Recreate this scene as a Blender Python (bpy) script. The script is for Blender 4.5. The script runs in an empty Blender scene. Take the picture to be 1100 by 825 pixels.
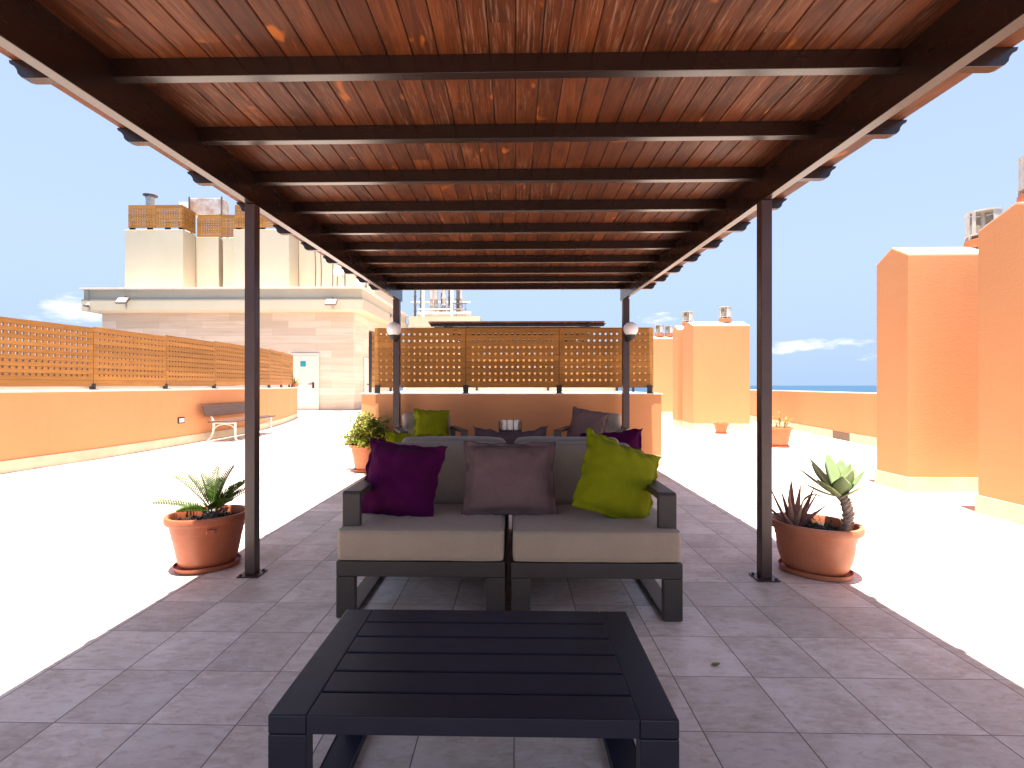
import bpy, bmesh, math, random
from mathutils import Vector, Matrix, noise, Euler
R = math.radians
rnd = random.Random(7)
scene = bpy.context.scene
col = scene.collection

# ------------------------------------------------------------------ helpers
class MB:
    """collects geometry, links it as ONE mesh object"""
    def __init__(self):
        self.v, self.f = [], []
    def add(self, vs, fs, M=None):
        n = len(self.v)
        self.v += [tuple(M @ Vector(p)) if M else tuple(p) for p in vs]
        self.f += [tuple(i + n for i in f) for f in fs]
        return self
    def box(self, x0, x1, y0, y1, z0, z1, M=None):
        vs = [(x, y, z) for z in (z0, z1) for y in (y0, y1) for x in (x0, x1)]
        fs = [(0, 2, 3, 1), (4, 5, 7, 6), (0, 1, 5, 4), (2, 6, 7, 3), (0, 4, 6, 2), (1, 3, 7, 5)]
        return self.add(vs, fs, M)
    def prism(self, poly, a0, a1, axis='y', M=None):
        """extrude a 2D outline; axis y: (x,z) outline, x: (y,z), z: (x,y)"""
        def P(p, a):
            return {'y': (p[0], a, p[1]), 'x': (a, p[0], p[1]), 'z': (p[0], p[1], a)}[axis]
        n = len(poly)
        vs = [P(p, a0) for p in poly] + [P(p, a1) for p in poly]
        fs = [tuple(range(n)), tuple(range(2 * n - 1, n - 1, -1))]
        fs += [(i, (i + 1) % n + 0, (i + 1) % n + n, i + n) for i in range(n)]
        return self.add(vs, fs, M)
    def tube(self, pts, rad, n=8, M=None, cap=True, flat=1.0):
        pts = [Vector(p) for p in pts]
        if not isinstance(rad, (list, tuple)): rad = [rad] * len(pts)
        up = Vector((0, 0, 1)); vs = []; fs = []
        for i, p in enumerate(pts):
            t = (pts[min(i + 1, len(pts) - 1)] - pts[max(i - 1, 0)]).normalized()
            if i == 0:
                s = t.cross(up)
                if s.length < .05: s = t.cross(Vector((0, 1, 0)))
                s.normalize()
            else:
                s = (s - t * s.dot(t)).normalized()
            w = s.cross(t)
            for k in range(n):
                a = 2 * math.pi * k / n
                vs.append(p + s * math.cos(a) * rad[i] + w * math.sin(a) * rad[i] * flat)
        for i in range(len(pts) - 1):
            for k in range(n):
                fs.append((i * n + k, i * n + (k + 1) % n, (i + 1) * n + (k + 1) % n, (i + 1) * n + k))
        if cap:
            fs += [tuple(range(n - 1, -1, -1)), tuple((len(pts) - 1) * n + k for k in range(n))]
        return self.add(vs, fs, M)
    def lathe(self, prof, n=40, sx=1.0, sy=1.0, M=None, sq=1.0, cap=True):
        """prof: (r,z) pairs; sq<1 squares the plan a little"""
        vs = []; fs = []
        for r, z in prof:
            for k in range(n):
                a = 2 * math.pi * k / n
                c, s = math.cos(a), math.sin(a)
                c = math.copysign(abs(c) ** sq, c); s = math.copysign(abs(s) ** sq, s)
                vs.append((r * c * sx, r * s * sy, z))
        for i in range(len(prof) - 1):
            for k in range(n):
                fs.append((i * n + k, i * n + (k + 1) % n, (i + 1) * n + (k + 1) % n, (i + 1) * n + k))
        if cap and prof[0][0] > 1e-6: fs.append(tuple(range(n - 1, -1, -1)))
        if cap and prof[-1][0] > 1e-6: fs.append(tuple((len(prof) - 1) * n + k for k in range(n)))
        return self.add(vs, fs, M)
    def rbox(self, hx, hy, hz, r, c=(0, 0, 0), M=None, puff=0.0, wob=0.0, seed=0, n=18):
        """soft upholstered block: rounded box, finely divided, slightly puffed"""
        H = Vector((hx, hy, hz))
        def ticks(h):
            k = [-h + r * (1 - math.cos(i * math.pi / 8)) for i in range(4)]
            inner = [-(h - r) + 2 * (h - r) * i / n for i in range(n + 1)]
            return k + inner + [-a for a in reversed(k)]
        T = [ticks(h) for h in H]
        vid = {}; vs = []; fs = []
        def V(p):
            key = tuple(round(x, 6) for x in p)
            if key not in vid:
                q = Vector(p); inn = Vector([max(-(H[i] - r), min(H[i] - r, q[i])) for i in range(3)])
                d = q - inn
                if d.length > 1e-9: q = inn + d.normalized() * r
                fx = 1 - (p[0] / hx) ** 2; fy = 1 - (p[1] / hy) ** 2; fz = 1 - (p[2] / hz) ** 2
                q.z += puff * math.copysign(1, p[2]) * (max(0, fx * fy)) ** .5 * (abs(p[2]) / hz)
                q.y += puff * .6 * math.copysign(1, p[1]) * (max(0, fx * fz)) ** .5 * (abs(p[1]) / hy)
                if wob:
                    w = noise.noise_vector(q * 4.5 + Vector((seed * 3.1, seed, 0))) * wob + noise.noise_vector(q * 14 + Vector((seed, 0, 0))) * wob * .3
                    q += w
                vid[key] = len(vs); vs.append(tuple(q + Vector(c)))
            return vid[key]
        for ax in range(3):
            a, b = [(1, 2), (2, 0), (0, 1)][ax]
            for sgn in (-1, 1):
                for i in range(len(T[a]) - 1):
                    for j in range(len(T[b]) - 1):
                        q = []
                        for (ii, jj) in ((i, j), (i + 1, j), (i + 1, j + 1), (i, j + 1)):
                            p = [0, 0, 0]; p[ax] = sgn * H[ax]; p[a] = T[a][ii]; p[b] = T[b][jj]
                            q.append(V(p))
                        fs.append(tuple(q if sgn > 0 else reversed(q)))
        return self.add(vs, fs, M)
    def shear(self, fn):
        self.v = [fn(*p) for p in self.v]; return self
    def build(self, name, mat, parent=None, bevel=0, smooth=False, world=False, seg=2, solid=0, fix=False):
        vs = self.v
        if world and parent is not None:
            I = basis(parent).inverted(); vs = [tuple(I @ Vector(p)) for p in vs]
        me = bpy.data.meshes.new(name); me.from_pydata(vs, [], self.f); me.validate()
        if fix:
            bm = bmesh.new(); bm.from_mesh(me); bmesh.ops.recalc_face_normals(bm, faces=bm.faces); bm.to_mesh(me); bm.free()
        me.materials.append(mat)
        if smooth:
            me.polygons.foreach_set('use_smooth', [True] * len(me.polygons))
            if smooth != 'all':
                me.set_sharp_from_angle(angle=R(40))
        o = bpy.data.objects.new(name, me); col.objects.link(o)
        if parent is not None: o.parent = parent
        if bevel:
            b = o.modifiers.new('edge', 'BEVEL'); b.width = bevel; b.segments = seg; b.limit_method = 'ANGLE'; b.angle_limit = R(40)
            me.polygons.foreach_set('use_smooth', [True] * len(me.polygons)); b.harden_normals = True
        return o

def basis(o):
    M = o.matrix_basis.copy()
    while o.parent: o = o.parent; M = o.matrix_basis @ M
    return M
def tag(o, label=None, cat=None, group=None, kind=None):
    for k, v in (('label', label), ('category', cat), ('group', group), ('kind', kind)):
        if v: o[k] = v
    return o
def thing(name, label, cat, loc=(0, 0, 0), rz=0, group=None):
    o = bpy.data.objects.new(name, None); col.objects.link(o); o.empty_display_size = .1
    o.location = loc; o.rotation_euler = (0, 0, rz)
    return tag(o, label, cat, group)
def copy_tree(o, parent=None):
    kids = list(o.children); c = o.copy(); col.objects.link(c)
    if parent is not None: c.parent = parent
    for k in kids: copy_tree(k, c)
    return c

# ------------------------------------------------------------------ materials
class NT:
    def __init__(self, name):
        self.m = bpy.data.materials.new(name); self.m.use_nodes = True
        self.t = self.m.node_tree; self.b = self.t.nodes['Principled BSDF']
        self.tc = None
    def n(self, typ, **kw):
        o = self.t.nodes.new(typ)
        for k, v in kw.items():
            if k.startswith('i_'):
                key = k[2:].replace('_', ' ')
                o.inputs[key].default_value = v
            else: setattr(o, k, v)
        return o
    def l(self, a, b): self.t.links.new(a, b)
    def coord(self, out='Object'):
        if not self.tc: self.tc = self.n('ShaderNodeTexCoord')
        return self.tc.outputs[out]
    def mapped(self, scale=(1, 1, 1), loc=(0, 0, 0), rot=(0, 0, 0), out='Object', src=None):
        mp = self.n('ShaderNodeMapping'); mp.inputs['Scale'].default_value = scale
        mp.inputs['Location'].default_value = loc; mp.inputs['Rotation'].default_value = rot
        self.l(src or self.coord(out), mp.inputs['Vector']); return mp.outputs['Vector']
    def noise(self, scale, vec=None, detail=4, rough=.55, dist=0):
        o = self.n('ShaderNodeTexNoise'); o.inputs['Scale'].default_value = scale
        o.inputs['Detail'].default_value = detail; o.inputs['Roughness'].default_value = rough
        o.inputs['Distortion'].default_value = dist
        self.l(vec or self.coord(), o.inputs['Vector']); return o.outputs['Fac']
    def ramp(self, fac, stops, interp='LINEAR'):
        o = self.n('ShaderNodeValToRGB'); o.color_ramp.interpolation = interp
        e = o.color_ramp.elements
        while len(e) < len(stops): e.new(.5)
        for el, (p, c) in zip(e, stops):
            el.position = p; el.color = (c, c, c, 1) if not isinstance(c, (tuple, list)) else (*c, 1)
        self.l(fac, o.inputs['Fac']); return o.outputs['Color']
    def mix(self, fac, a, b, mode='MIX'):
        o = self.n('ShaderNodeMix', data_type='RGBA', blend_type=mode)
        for sock, v in ((o.inputs[0], fac), (o.inputs[6], a), (o.inputs[7], b)):
            if isinstance(v, (int, float)): sock.default_value = v
            elif isinstance(v, tuple): sock.default_value = (*v, 1)
            else: self.l(v, sock)
        return o.outputs[2]
    def math(self, op, a, b=None, c=None):
        o = self.n('ShaderNodeMath', operation=op)
        for i, v in enumerate((a, b, c)):
            if v is None: continue
            if isinstance(v, (int, float)): o.inputs[i].default_value = v
            else: self.l(v, o.inputs[i])
        return o.outputs[0]
    def sep(self, vec):
        o = self.n('ShaderNodeSeparateXYZ'); self.l(vec, o.inputs[0]); return o.outputs
    def comb(self, x, y, z):
        o = self.n('ShaderNodeCombineXYZ')
        for i, v in enumerate((x, y, z)):
            if isinstance(v, (int, float)): o.inputs[i].default_value = v
            else: self.l(v, o.inputs[i])
        return o.outputs[0]
    def white(self, vec):
        o = self.n('ShaderNodeTexWhiteNoise'); self.l(vec, o.inputs['Vector']); return o.outputs
    def bump(self, h, strength=.3, dist=.01, normal=None):
        o = self.n('ShaderNodeBump'); o.inputs['Strength'].default_value = strength; o.inputs['Distance'].default_value = dist
        self.l(h, o.inputs['Height'])
        if normal: self.l(normal, o.inputs['Normal'])
        self.l(o.outputs['Normal'], self.b.inputs['Normal']); return o.outputs['Normal']
    def out(self, color=None, rough=None, **kw):
        for name, v in (('Base Color', color), ('Roughness', rough), *[(k.replace('_', ' '), v) for k, v in kw.items()]):
            if v is None: continue
            s = self.b.inputs[name]
            if isinstance(v, tuple): s.default_value = (*v, 1) if len(v) == 3 else v
            elif isinstance(v, (int, float)): s.default_value = v
            else: self.l(v, s)
        return self.m
def obj_rand(N):
    o = N.n('ShaderNodeObjectInfo'); return o.outputs['Random']
def island(N):
    o = N.n('ShaderNodeNewGeometry'); return o.outputs['Random Per Island']

def simple(name, c1, c2=None, scale=6, rough=.5, bump=0, bscale=60, metal=0, spec=.5, stretch=(1, 1, 1), world=False, detail=4, rv=.16):
    N = NT(name); c2 = c2 or tuple(x * .8 for x in c1)
    vec = N.mapped(stretch)
    if world:
        g = N.n('ShaderNodeNewGeometry'); vec = N.mapped(stretch, src=g.outputs['Position'])
    f = N.noise(scale, vec, detail)
    cc = N.mix(N.ramp(f, [(.3, 0.), (.7, 1.)]), c1, c2)
    if bump: N.bump(N.noise(bscale, vec, 5), bump, .01)
    rr = N.math('ADD', N.math('MULTIPLY', N.noise(scale * 3, vec, 3), rv), rough - rv / 2)
    return N.out(cc, rr, Metallic=metal, Specular_IOR_Level=spec)

def mat_floor():
    N = NT('travertine_tile')
    g = N.n('ShaderNodeNewGeometry'); pos = g.outputs['Position']
    s = N.sep(pos)
    TW, TH = .3275, .3355
    u = N.math('DIVIDE', N.math('SUBTRACT', s[0], .98), TW)
    v = N.math('DIVIDE', N.math('SUBTRACT', s[1], 1.772), TH)
    iu, iv = N.math('FLOOR', u), N.math('FLOOR', v)
    fu, fv = N.math('SUBTRACT', u, iu), N.math('SUBTRACT', v, iv)
    eu = N.math('MULTIPLY', N.math('MINIMUM', fu, N.math('SUBTRACT', 1., fu)), TW)
    ev = N.math('MULTIPLY', N.math('MINIMUM', fv, N.math('SUBTRACT', 1., fv)), TH)
    # the joints that run away from the house are a little wider than the cross joints
    jx = N.ramp(N.math('DIVIDE', eu, .01), [(.14, 1.), (.30, 0.)])
    jy = N.ramp(N.math('DIVIDE', ev, .01), [(.08, 1.), (.24, 0.)])
    joint = N.math('MAXIMUM', jx, jy)
    cell = N.comb(iu, iv, 0.)
    wn = N.white(cell)
    offs = N.n('ShaderNodeVectorMath', operation='MULTIPLY_ADD')
    N.l(wn['Color'], offs.inputs[0]); offs.inputs[1].default_value = (9, 9, 9); N.l(pos, offs.inputs[2])
    tp = offs.outputs[0]
    n1 = N.noise(3.2, tp, 6, .62, .8); n2 = N.noise(15, N.mapped((1, 2.6, 1), src=tp), 6, .7, .6); n3 = N.noise(70, tp, 3)
    c = N.mix(N.ramp(n1, [(.36, 0.), (.62, 1.)]), (.74, .620, .535), (.57, .445, .365))
    c = N.mix(N.math('MULTIPLY', N.ramp(n2, [(.48, 0.), (.68, 1.)]), .7), c, (.78, .69, .63))
    c = N.mix(N.math('MULTIPLY', N.ramp(n2, [(.30, 1.), (.46, 0.)]), .65), c, (.42, .305, .24))
    tone = N.math('ADD', N.math('MULTIPLY', wn['Value'], .26), .86)
    c = N.mix(1., c, N.comb(tone, tone, tone), 'MULTIPLY')
    # dusty stains lying across tiles
    st = N.ramp(N.noise(1.1, pos, 6, .65, .7), [(.55, 0.), (.70, 1.)])
    c = N.mix(N.math('MULTIPLY', st, .45), c, (.50, .37, .29))
    c = N.mix(N.math('MULTIPLY', joint, .9), c, (.13, .10, .085))
    h = N.math('SUBTRACT', N.math('MULTIPLY', n2, .12), joint)
    N.bump(h, .35, .003)
    rr = N.math('ADD', N.math('MULTIPLY', n1, .25), N.math('ADD', N.math('MULTIPLY', joint, .25), .36))
    return N.out(c, rr, Specular_IOR_Level=.4)

def mat_plaster(name, c1, c2):
    N = NT(name)
    g = N.n('ShaderNodeNewGeometry'); pos = g.outputs['Position']
    a = N.noise(.7, N.mapped((1, 1, .6), src=pos), 5, .6)
    b = N.noise(5, N.mapped((1, 1, 3.), src=pos), 5, .6)
    c = N.mix(N.ramp(N.math('ADD', N.math('MULTIPLY', a, .7), N.math('MULTIPLY', b, .3)), [(.35, 0.), (.65, 1.)]), c1, c2)
    # rain streaks and dirt at the foot
    sk = N.ramp(N.noise(2.2, N.mapped((3, 3, .12), src=pos), 4, .6), [(.58, 0.), (.75, 1.)])
    c = N.mix(N.math('MULTIPLY', sk, .13), c, tuple(x * .55 for x in c1))
    fine = N.noise(160, pos, 3); mid = N.noise(22, N.mapped((1, 1, 2.5), src=pos), 4)
    N.bump(N.math('ADD', N.math('MULTIPLY', fine, .5), mid), .22, .006)
    return N.out(c, .86, Specular_IOR_Level=.25)

def mat_deck():
    """stained roof boards: one tone per board, grain, worn pale streaks, orange touched-up spots"""
    N = NT('stained_board')
    co = N.coord(); s = N.sep(co)
    bi = N.math('FLOOR', N.math('DIVIDE', s[0], .10315))
    wn = N.white(N.comb(bi, 3.7, 1.3))
    seg = N.math('FLOOR', N.math('ADD', N.math('DIVIDE', s[1], 2.26), N.math('MULTIPLY', wn['Value'], 4.)))
    w2 = N.white(N.comb(bi, seg, 8.1))
    of = N.n('ShaderNodeVectorMath', operation='MULTIPLY_ADD')
    N.l(w2['Color'], of.inputs[0]); of.inputs[1].default_value = (7, 7, 7); N.l(co, of.inputs[2])
    p = of.outputs[0]
    grain = N.noise(1., N.mapped((46, 2.2, 46), src=p), 6, .65, 1.2)
    blot = N.noise(3.4, N.mapped((2.2, .9, 1), src=p), 4, .6)
    c = N.mix(w2['Value'], (.072, .019, .007), (.160, .043, .012))
    c = N.mix(N.ramp(grain, [(.40, 0.), (.62, .7)]), c, (.036, .010, .005))
    c = N.mix(N.math('MULTIPLY', N.ramp(blot, [(.5, 0.), (.72, 1.)]), .75), c, (.028, .009, .005))
    # orange fresher wood patches
    g2 = N.n('ShaderNodeNewGeometry')
    por = N.ramp(N.noise(2.6, N.mapped((3.2, 1.5, 1), src=p), 2, .5, .4), [(.68, 0.), (.74, 1.)])
    c = N.mix(N.math('MULTIPLY', por, .75), c, (.40, .11, .014))
    # scraped, whitened streaks
    wear = N.noise(1., N.mapped((105, 4.2, 60), src=p), 5, .7, .5)
    area = N.ramp(N.noise(1.3, N.mapped((.9, .8, 1), src=co, loc=(3.3, 1.2, 0)), 3), [(.38, 0.), (.60, 1.)])
    wm = N.math('MULTIPLY', N.ramp(wear, [(.535, 0.), (.64, 1.)]), area)
    c = N.mix(N.math('MULTIPLY', wm, .42), c, (.36, .20, .13))
    kn = N.n('ShaderNodeTexVoronoi'); kn.inputs['Scale'].default_value = 1.
    N.l(N.mapped((7, 1.9, 1), src=p), kn.inputs['Vector'])
    c = N.mix(N.ramp(kn.outputs['Distance'], [(.03, .6), (.07, 0.)]), c, (.03, .012, .008))
    N.bump(N.math('ADD', grain, N.math('MULTIPLY', wear, .6)), .28, .004)
    return N.out(c, N.math('ADD', N.math('MULTIPLY', blot, .25), .36), Specular_IOR_Level=.15)

def mat_fence(name='golden_board', c1=(.40, .180, .040), c2=(.29, .120, .025)):
    N = NT(name)
    co = N.coord(); s = N.sep(co); rn = obj_rand(N)
    bi = N.math('FLOOR', N.math('DIVIDE', s[2], .0973))
    w = N.white(N.comb(bi, rn, .3))
    of = N.n('ShaderNodeVectorMath', operation='MULTIPLY_ADD')
    N.l(w['Color'], of.inputs[0]); of.inputs[1].default_value = (9, 9, 9); N.l(co, of.inputs[2]); p = of.outputs[0]
    grain = N.noise(1., N.mapped((2.4, 40, 40), src=p), 6, .65, 1.4)
    c = N.mix(N.ramp(grain, [(.36, 0.), (.66, 1.)]), c1, c2)
    tone = N.math('ADD', N.math('MULTIPLY', w['Value'], .34), .82)
    c = N.mix(1., c, N.comb(tone, tone, tone), 'MULTIPLY')
    kn = N.n('ShaderNodeTexVoronoi'); kn.inputs['Scale'].default_value = 1.; N.l(N.mapped((2.2, 1, 9), src=p), kn.inputs['Vector'])
    c = N.mix(N.ramp(kn.outputs['Distance'], [(.04, .8), (.10, 0.)]), c, (.16, .06, .018))
    fz = N.math('FRACT', N.math('DIVIDE', s[2], .0973))
    seam = N.ramp(N.math('MINIMUM', fz, N.math('SUBTRACT', 1., fz)), [(.015, 1.), (.05, 0.)])
    c = N.mix(N.math('MULTIPLY', seam, .75), c, (.12, .05, .018))
    N.bump(N.math('SUBTRACT', N.math('MULTIPLY', grain, .3), seam), .4, .004)
    return N.out(c, .62, Specular_IOR_Level=.3)

def mat_stone():
    N = NT('pale_stone_cladding')
    s = N.sep(N.coord()); vec = N.comb(N.math('ADD', s[0], s[1]), s[2], 0.)
    b = N.n('ShaderNodeTexBrick'); N.l(vec, b.inputs['Vector']); b.offset = .37; b.offset_frequency = 2
    b.inputs['Scale'].default_value = 1.; b.inputs['Brick Width'].default_value = 2.1; b.inputs['Row Height'].default_value = .36
    b.inputs['Mortar Size'].default_value = .006; b.inputs['Bias'].default_value = 0.
    b.inputs['Color1'].default_value = (.56, .44, .33, 1); b.inputs['Color2'].default_value = (.74, .60, .475, 1); b.inputs['Mortar'].default_value = (.5, .42, .33, 1)
    n = N.noise(1.6, N.mapped((.35, .35, 6)), 5, .65, .6)
    c = N.mix(N.math('MULTIPLY', N.ramp(n, [(.45, 0.), (.7, 1.)]), .55), b.outputs['Color'], (.47, .34, .235))
    N.bump(n, .2, .01)
    return N.out(c, .75, Specular_IOR_Level=.25)

def mat_pot(name, c1, c2):
    N = NT(name)
    n = N.noise(9, None, 5, .6); d = N.noise(40, None, 4)
    c = N.mix(N.ramp(n, [(.35, 0.), (.7, 1.)]), c1, c2)
    c = N.mix(N.math('MULTIPLY', N.ramp(d, [(.6, 0.), (.75, 1.)]), .08), c, (.62, .42, .32))
    N.bump(n, .06, .01)
    return N.out(c, N.math('ADD', N.math('MULTIPLY', n, .25), .33), Specular_IOR_Level=.45)

def mat_fabric(name, c1, c2, weave=420, rough=.9, sheen=.02, bs=.25):
    N = NT(name)
    co = N.coord()
    a = N.noise(7, co, 4, .6); w = N.noise(weave, co, 2); m = N.noise(weave * .28, co, 3)
    c = N.mix(N.ramp(a, [(.35, 0.), (.68, 1.)]), c1, c2)
    c = N.mix(N.math('MULTIPLY', N.ramp(m, [(.4, 0.), (.7, 1.)]), .3), c, tuple(min(1, x * 1.35) for x in c1))
    N.bump(N.math('ADD', w, N.math('MULTIPLY', m, 1.2)), bs, .003)
    return N.out(c, rough, Specular_IOR_Level=.08, Sheen_Weight=sheen, Sheen_Roughness=.5)

def mat_leaf(name, stops, rough=.45, trans=.25, scale=40):
    N = NT(name)
    c = N.ramp(island(N), stops)
    n = N.noise(scale, None, 3)
    c = N.mix(N.math('MULTIPLY', N.ramp(n, [(.4, 0.), (.7, 1.)]), .35), c, tuple(x * .55 for x in stops[0][1]))
    m = N.out(c, rough, Specular_IOR_Level=.35)
    tr = N.n('ShaderNodeBsdfTranslucent'); N.l(c, tr.inputs['Color'])
    mx = N.n('ShaderNodeMixShader'); mx.inputs[0].default_value = trans
    N.l(N.b.outputs[0], mx.inputs[1]); N.l(tr.outputs[0], mx.inputs[2])
    N.l(mx.outputs[0], N.t.nodes['Material Output'].inputs['Surface'])
    return m

FLOOR = mat_floor()
ORANGE = mat_plaster('orange_render', (.61, .275, .125), (.57, .25, .108))
CREAM = mat_plaster('cream_render', (.55, .47, .345), (.51, .425, .30))
SKIRT = simple('cream_skirting', (.60, .50, .36), (.52, .42, .29), 5, .7, .1, world=True)
COPING = simple('pale_coping', (.72, .64, .56), (.62, .54, .46), 4, .75, .1, world=True)
DECK = mat_deck()
DARKWOOD = simple('dark_brown_beam', (.017, .0065, .0045), (.012, .0045, .003), 5, .27, .02, 60, stretch=(.3, .3, 1), spec=.5, rv=.04)
POSTM = simple('dark_brown_post', (.058, .025, .020), (.040, .018, .015), 8, .36, .05, 40, spec=.5)
LIGHTSTOP = simple('grey_light_stop', (.25, .2, .17), None, 3, .9)
FENCE = mat_fence()
STONE = mat_stone()
POTM = mat_pot('terracotta_plastic', (.39, .108, .045), (.33, .085, .033))
POT2 = mat_pot('dusty_terracotta_plastic', (.47, .165, .080), (.40, .130, .060))
POT3 = mat_pot('bright_terracotta', (.54, .165, .062), (.48, .135, .048))
SOIL = simple('dark_soil', (.055, .038, .028), (.018, .012, .010), 45, .95, 1., 60)
FRAMEM = simple('dark_grey_metal', (.056, .042, .034), (.046, .034, .028), 10, .46, .04, 300, spec=.4)
TABLEM = simple('charcoal_table_metal', (.010, .011, .024), (.007, .008, .018), 7, .40, .04, 300, spec=.42)
TAUPE = mat_fabric('taupe_upholstery', (.37, .285, .205), (.335, .252, .178), 500, .62, .15, .12)
TAUPE2 = mat_fabric('grey_taupe_upholstery', (.275, .222, .175), (.235, .19, .148), 500, .8, .2, .15)
PURPLE = mat_fabric('purple_cotton', (.058, .002, .040), (.042, .0014, .028))
MAUVE = mat_fabric('mauve_cotton', (.150, .092, .088), (.118, .072, .070))
GREEN = mat_fabric('lime_cotton', (.175, .185, .004), (.14, .15, .003))
BLACK = simple('black_metal', (.012, .012, .013), None, 12, .5)
WHITEM = simple('white_cast_metal', (.78, .77, .74), (.70, .68, .64), 10, .5)
BENCHW = simple('brown_bench_plank', (.095, .045, .030), (.065, .03, .02), 3, .55, .2, 40, stretch=(8, .6, 8))
STEEL = simple('weathered_steel', (.60, .56, .50), (.50, .46, .40), 12, .45, .05, 60, metal=.1)
RUST = simple('rusty_panel', (.62, .60, .58), (.36, .15, .06), 2.2, .7, .2, 20, detail=7)
PIPEG = simple('pale_pipe', (.66, .58, .52), (.50, .40, .34), 3, .6)
PIPED = simple('dark_pipe', (.16, .13, .11), (.10, .08, .07), 4, .6)
DOORM = simple('pale_pink_door', (.74, .62, .53), (.70, .58, .49), 2, .6)
TEAL = simple('teal_sign', (.01, .30, .34), None, 5, .5)
GLOBE = simple('white_opal_glass', (.80, .76, .76), (.76, .72, .72), 3, .25)
LENS = simple('pale_lamp_lens', (.52, .52, .54), None, 6, .3)
WAX = simple('white_wax', (.82, .79, .72), None, 9, .5)
DRAIN = simple('drain_hole_shade', (.20, .14, .10), None, 20, .9)  # shade of the drain recess, put in as a flat brown
GREYW = simple('grey_render', (.36, .33, .31), (.28, .26, .25), 1.5, .9, world=True)
UPST = simple('pale_grey_render', (.50, .48, .46), (.42, .40, .38), 2, .9, world=True)
CONC = simple('grey_drain_metal', (.2, .19, .18), None, 20, .7)

# ------------------------------------------------------------------ ground, sea
fl = [(-7.2, -8), (-7.15, 6.7), (-6.95, 9.), (-6.9, 11), (-6.95, 13), (-7.3, 15.1), (-8.35, 18.9), (-21, 19.6), (-21, 25), (-7.5, 25), (-7.5, 34), (11, 38), (9.8, 26), (8.3, 17.8), (7.3, 9.9), (6.8, 2), (6.8, -8)]
m = MB(); m.prism(list(reversed(fl)), -.4, 0, 'z')
tag(m.build('terrace_floor', FLOOR, fix=True), kind='structure')
N = NT('open_sea')
g = N.n('ShaderNodeNewGeometry')
f = N.noise(.004, N.mapped((1, .35, 1), src=g.outputs['Position']), 6, .7)
N.bump(N.noise(.02, g.outputs['Position'], 4), .2, 1.)
SEA = N.out(N.mix(f, (.018, .050, .098), (.026, .066, .118)), .55, Specular_IOR_Level=.12)
m = MB(); m.add([(-90000, -3000, -32), (90000, -3000, -32), (90000, 90000, -32), (-90000, 90000, -32)], [(0, 1, 2, 3)])
tag(m.build('sea', SEA), kind='structure')

# ------------------------------------------------------------------ curved parapet walls
def resample(P, step):
    out = []
    def cr(p0, p1, p2, p3, t):
        return .5 * ((2 * p1) + (p2 - p0) * t + (2 * p0 - 5 * p1 + 4 * p2 - p3) * t * t + (3 * p1 - p0 - 3 * p2 + p3) * t ** 3)
    P = [Vector((*p, 0)) for p in P]; Q = [P[0] * 2 - P[1]] + P + [P[-1] * 2 - P[-2]]
    for i in range(len(P) - 1):
        k = max(1, int((P[i + 1] - P[i]).length / step))
        for j in range(k): out.append(cr(Q[i], Q[i + 1], Q[i + 2], Q[i + 3], j / k))
    out.append(P[-1]); return out
def strip(pts, off0, off1, z0, z1):
    """a wall following pts; offsets are to the left of the direction of travel"""
    m = MB(); vs = []; n = len(pts)
    for i, p in enumerate(pts):
        t = (pts[min(i + 1, n - 1)] - pts[max(0, i - 1)]).normalized(); nn = Vector((-t.y, t.x, 0))
        a, b = p + nn * off0, p + nn * off1
        vs += [(a.x, a.y, z0), (b.x, b.y, z0), (b.x, b.y, z1), (a.x, a.y, z1)]
    fs = [(0, 1, 2, 3), tuple(4 * (n - 1) + k for k in (3, 2, 1, 0))]
    for i in range(n - 1):
        for k in range(4):
            fs.append((4 * i + k, 4 * i + (k + 1) % 4, 4 * i + 4 + (k + 1) % 4, 4 * i + 4 + k))
    return m.add(vs, fs)
Lp = resample([(-7.05, 0), (-7.0, 3.5), (-6.935, 6.7), (-6.76, 8.2), (-6.70, 9.95), (-6.742, 12.95), (-7.115, 15.1), (-7.62, 17.1), (-8.14, 18.85)], .35)
w = thing('parapet_wall', 'long curving orange parapet under the perforated fence, behind the bench', 'wall', (-6.8, 9, 0))
strip(Lp, 0, .24, 0, 1.10).build('wall', ORANGE, w, world=True, smooth=True, fix=True)
strip(Lp, -.014, -.001, 0, .175).build('skirting', SKIRT, w, world=True, smooth=True, fix=True)
strip(Lp, -.02, .26, 1.10, 1.128).build('coping', COPING, w, world=True, smooth=True, fix=True)
strip(Lp, .20, .245, 1.1285, 1.19).build('upstand', UPST, w, world=True, smooth=True, fix=True)
Rp = resample([(6.3, 0), (6.55, 4), (7.06, 9.96), (7.25, 11.7), (8.106, 17.84), (9.6, 26), (11.2, 37)], .5)
w = thing('parapet_wall', 'low orange parapet in front of the sea, between the vent stacks', 'wall', (7.3, 11, 0))
strip(Rp, -.24, 0, 0, 1.035).build('wall', ORANGE, w, world=True, smooth=True, fix=True)
k = max(i for i, p in enumerate(Rp) if p.y < 11.55)
for seg in (Rp[:k + 1], Rp[k + 1:]):
    strip(seg, .001, .015, 0, .185).build('skirting', SKIRT, w, world=True, smooth=True, fix=True)
a, b = Rp[k], Rp[k + 1]
strip([a, a.lerp(b, .5), b], .0003, .004, 0, .175).build('drain_hole', DRAIN, w, world=True, fix=True)  # flat strip in the skirting gap, coloured like the shaded opening
strip(Rp, -.26, .02, 1.035, 1.05).build('coping', COPING, w, world=True, smooth=True, fix=True)

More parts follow.
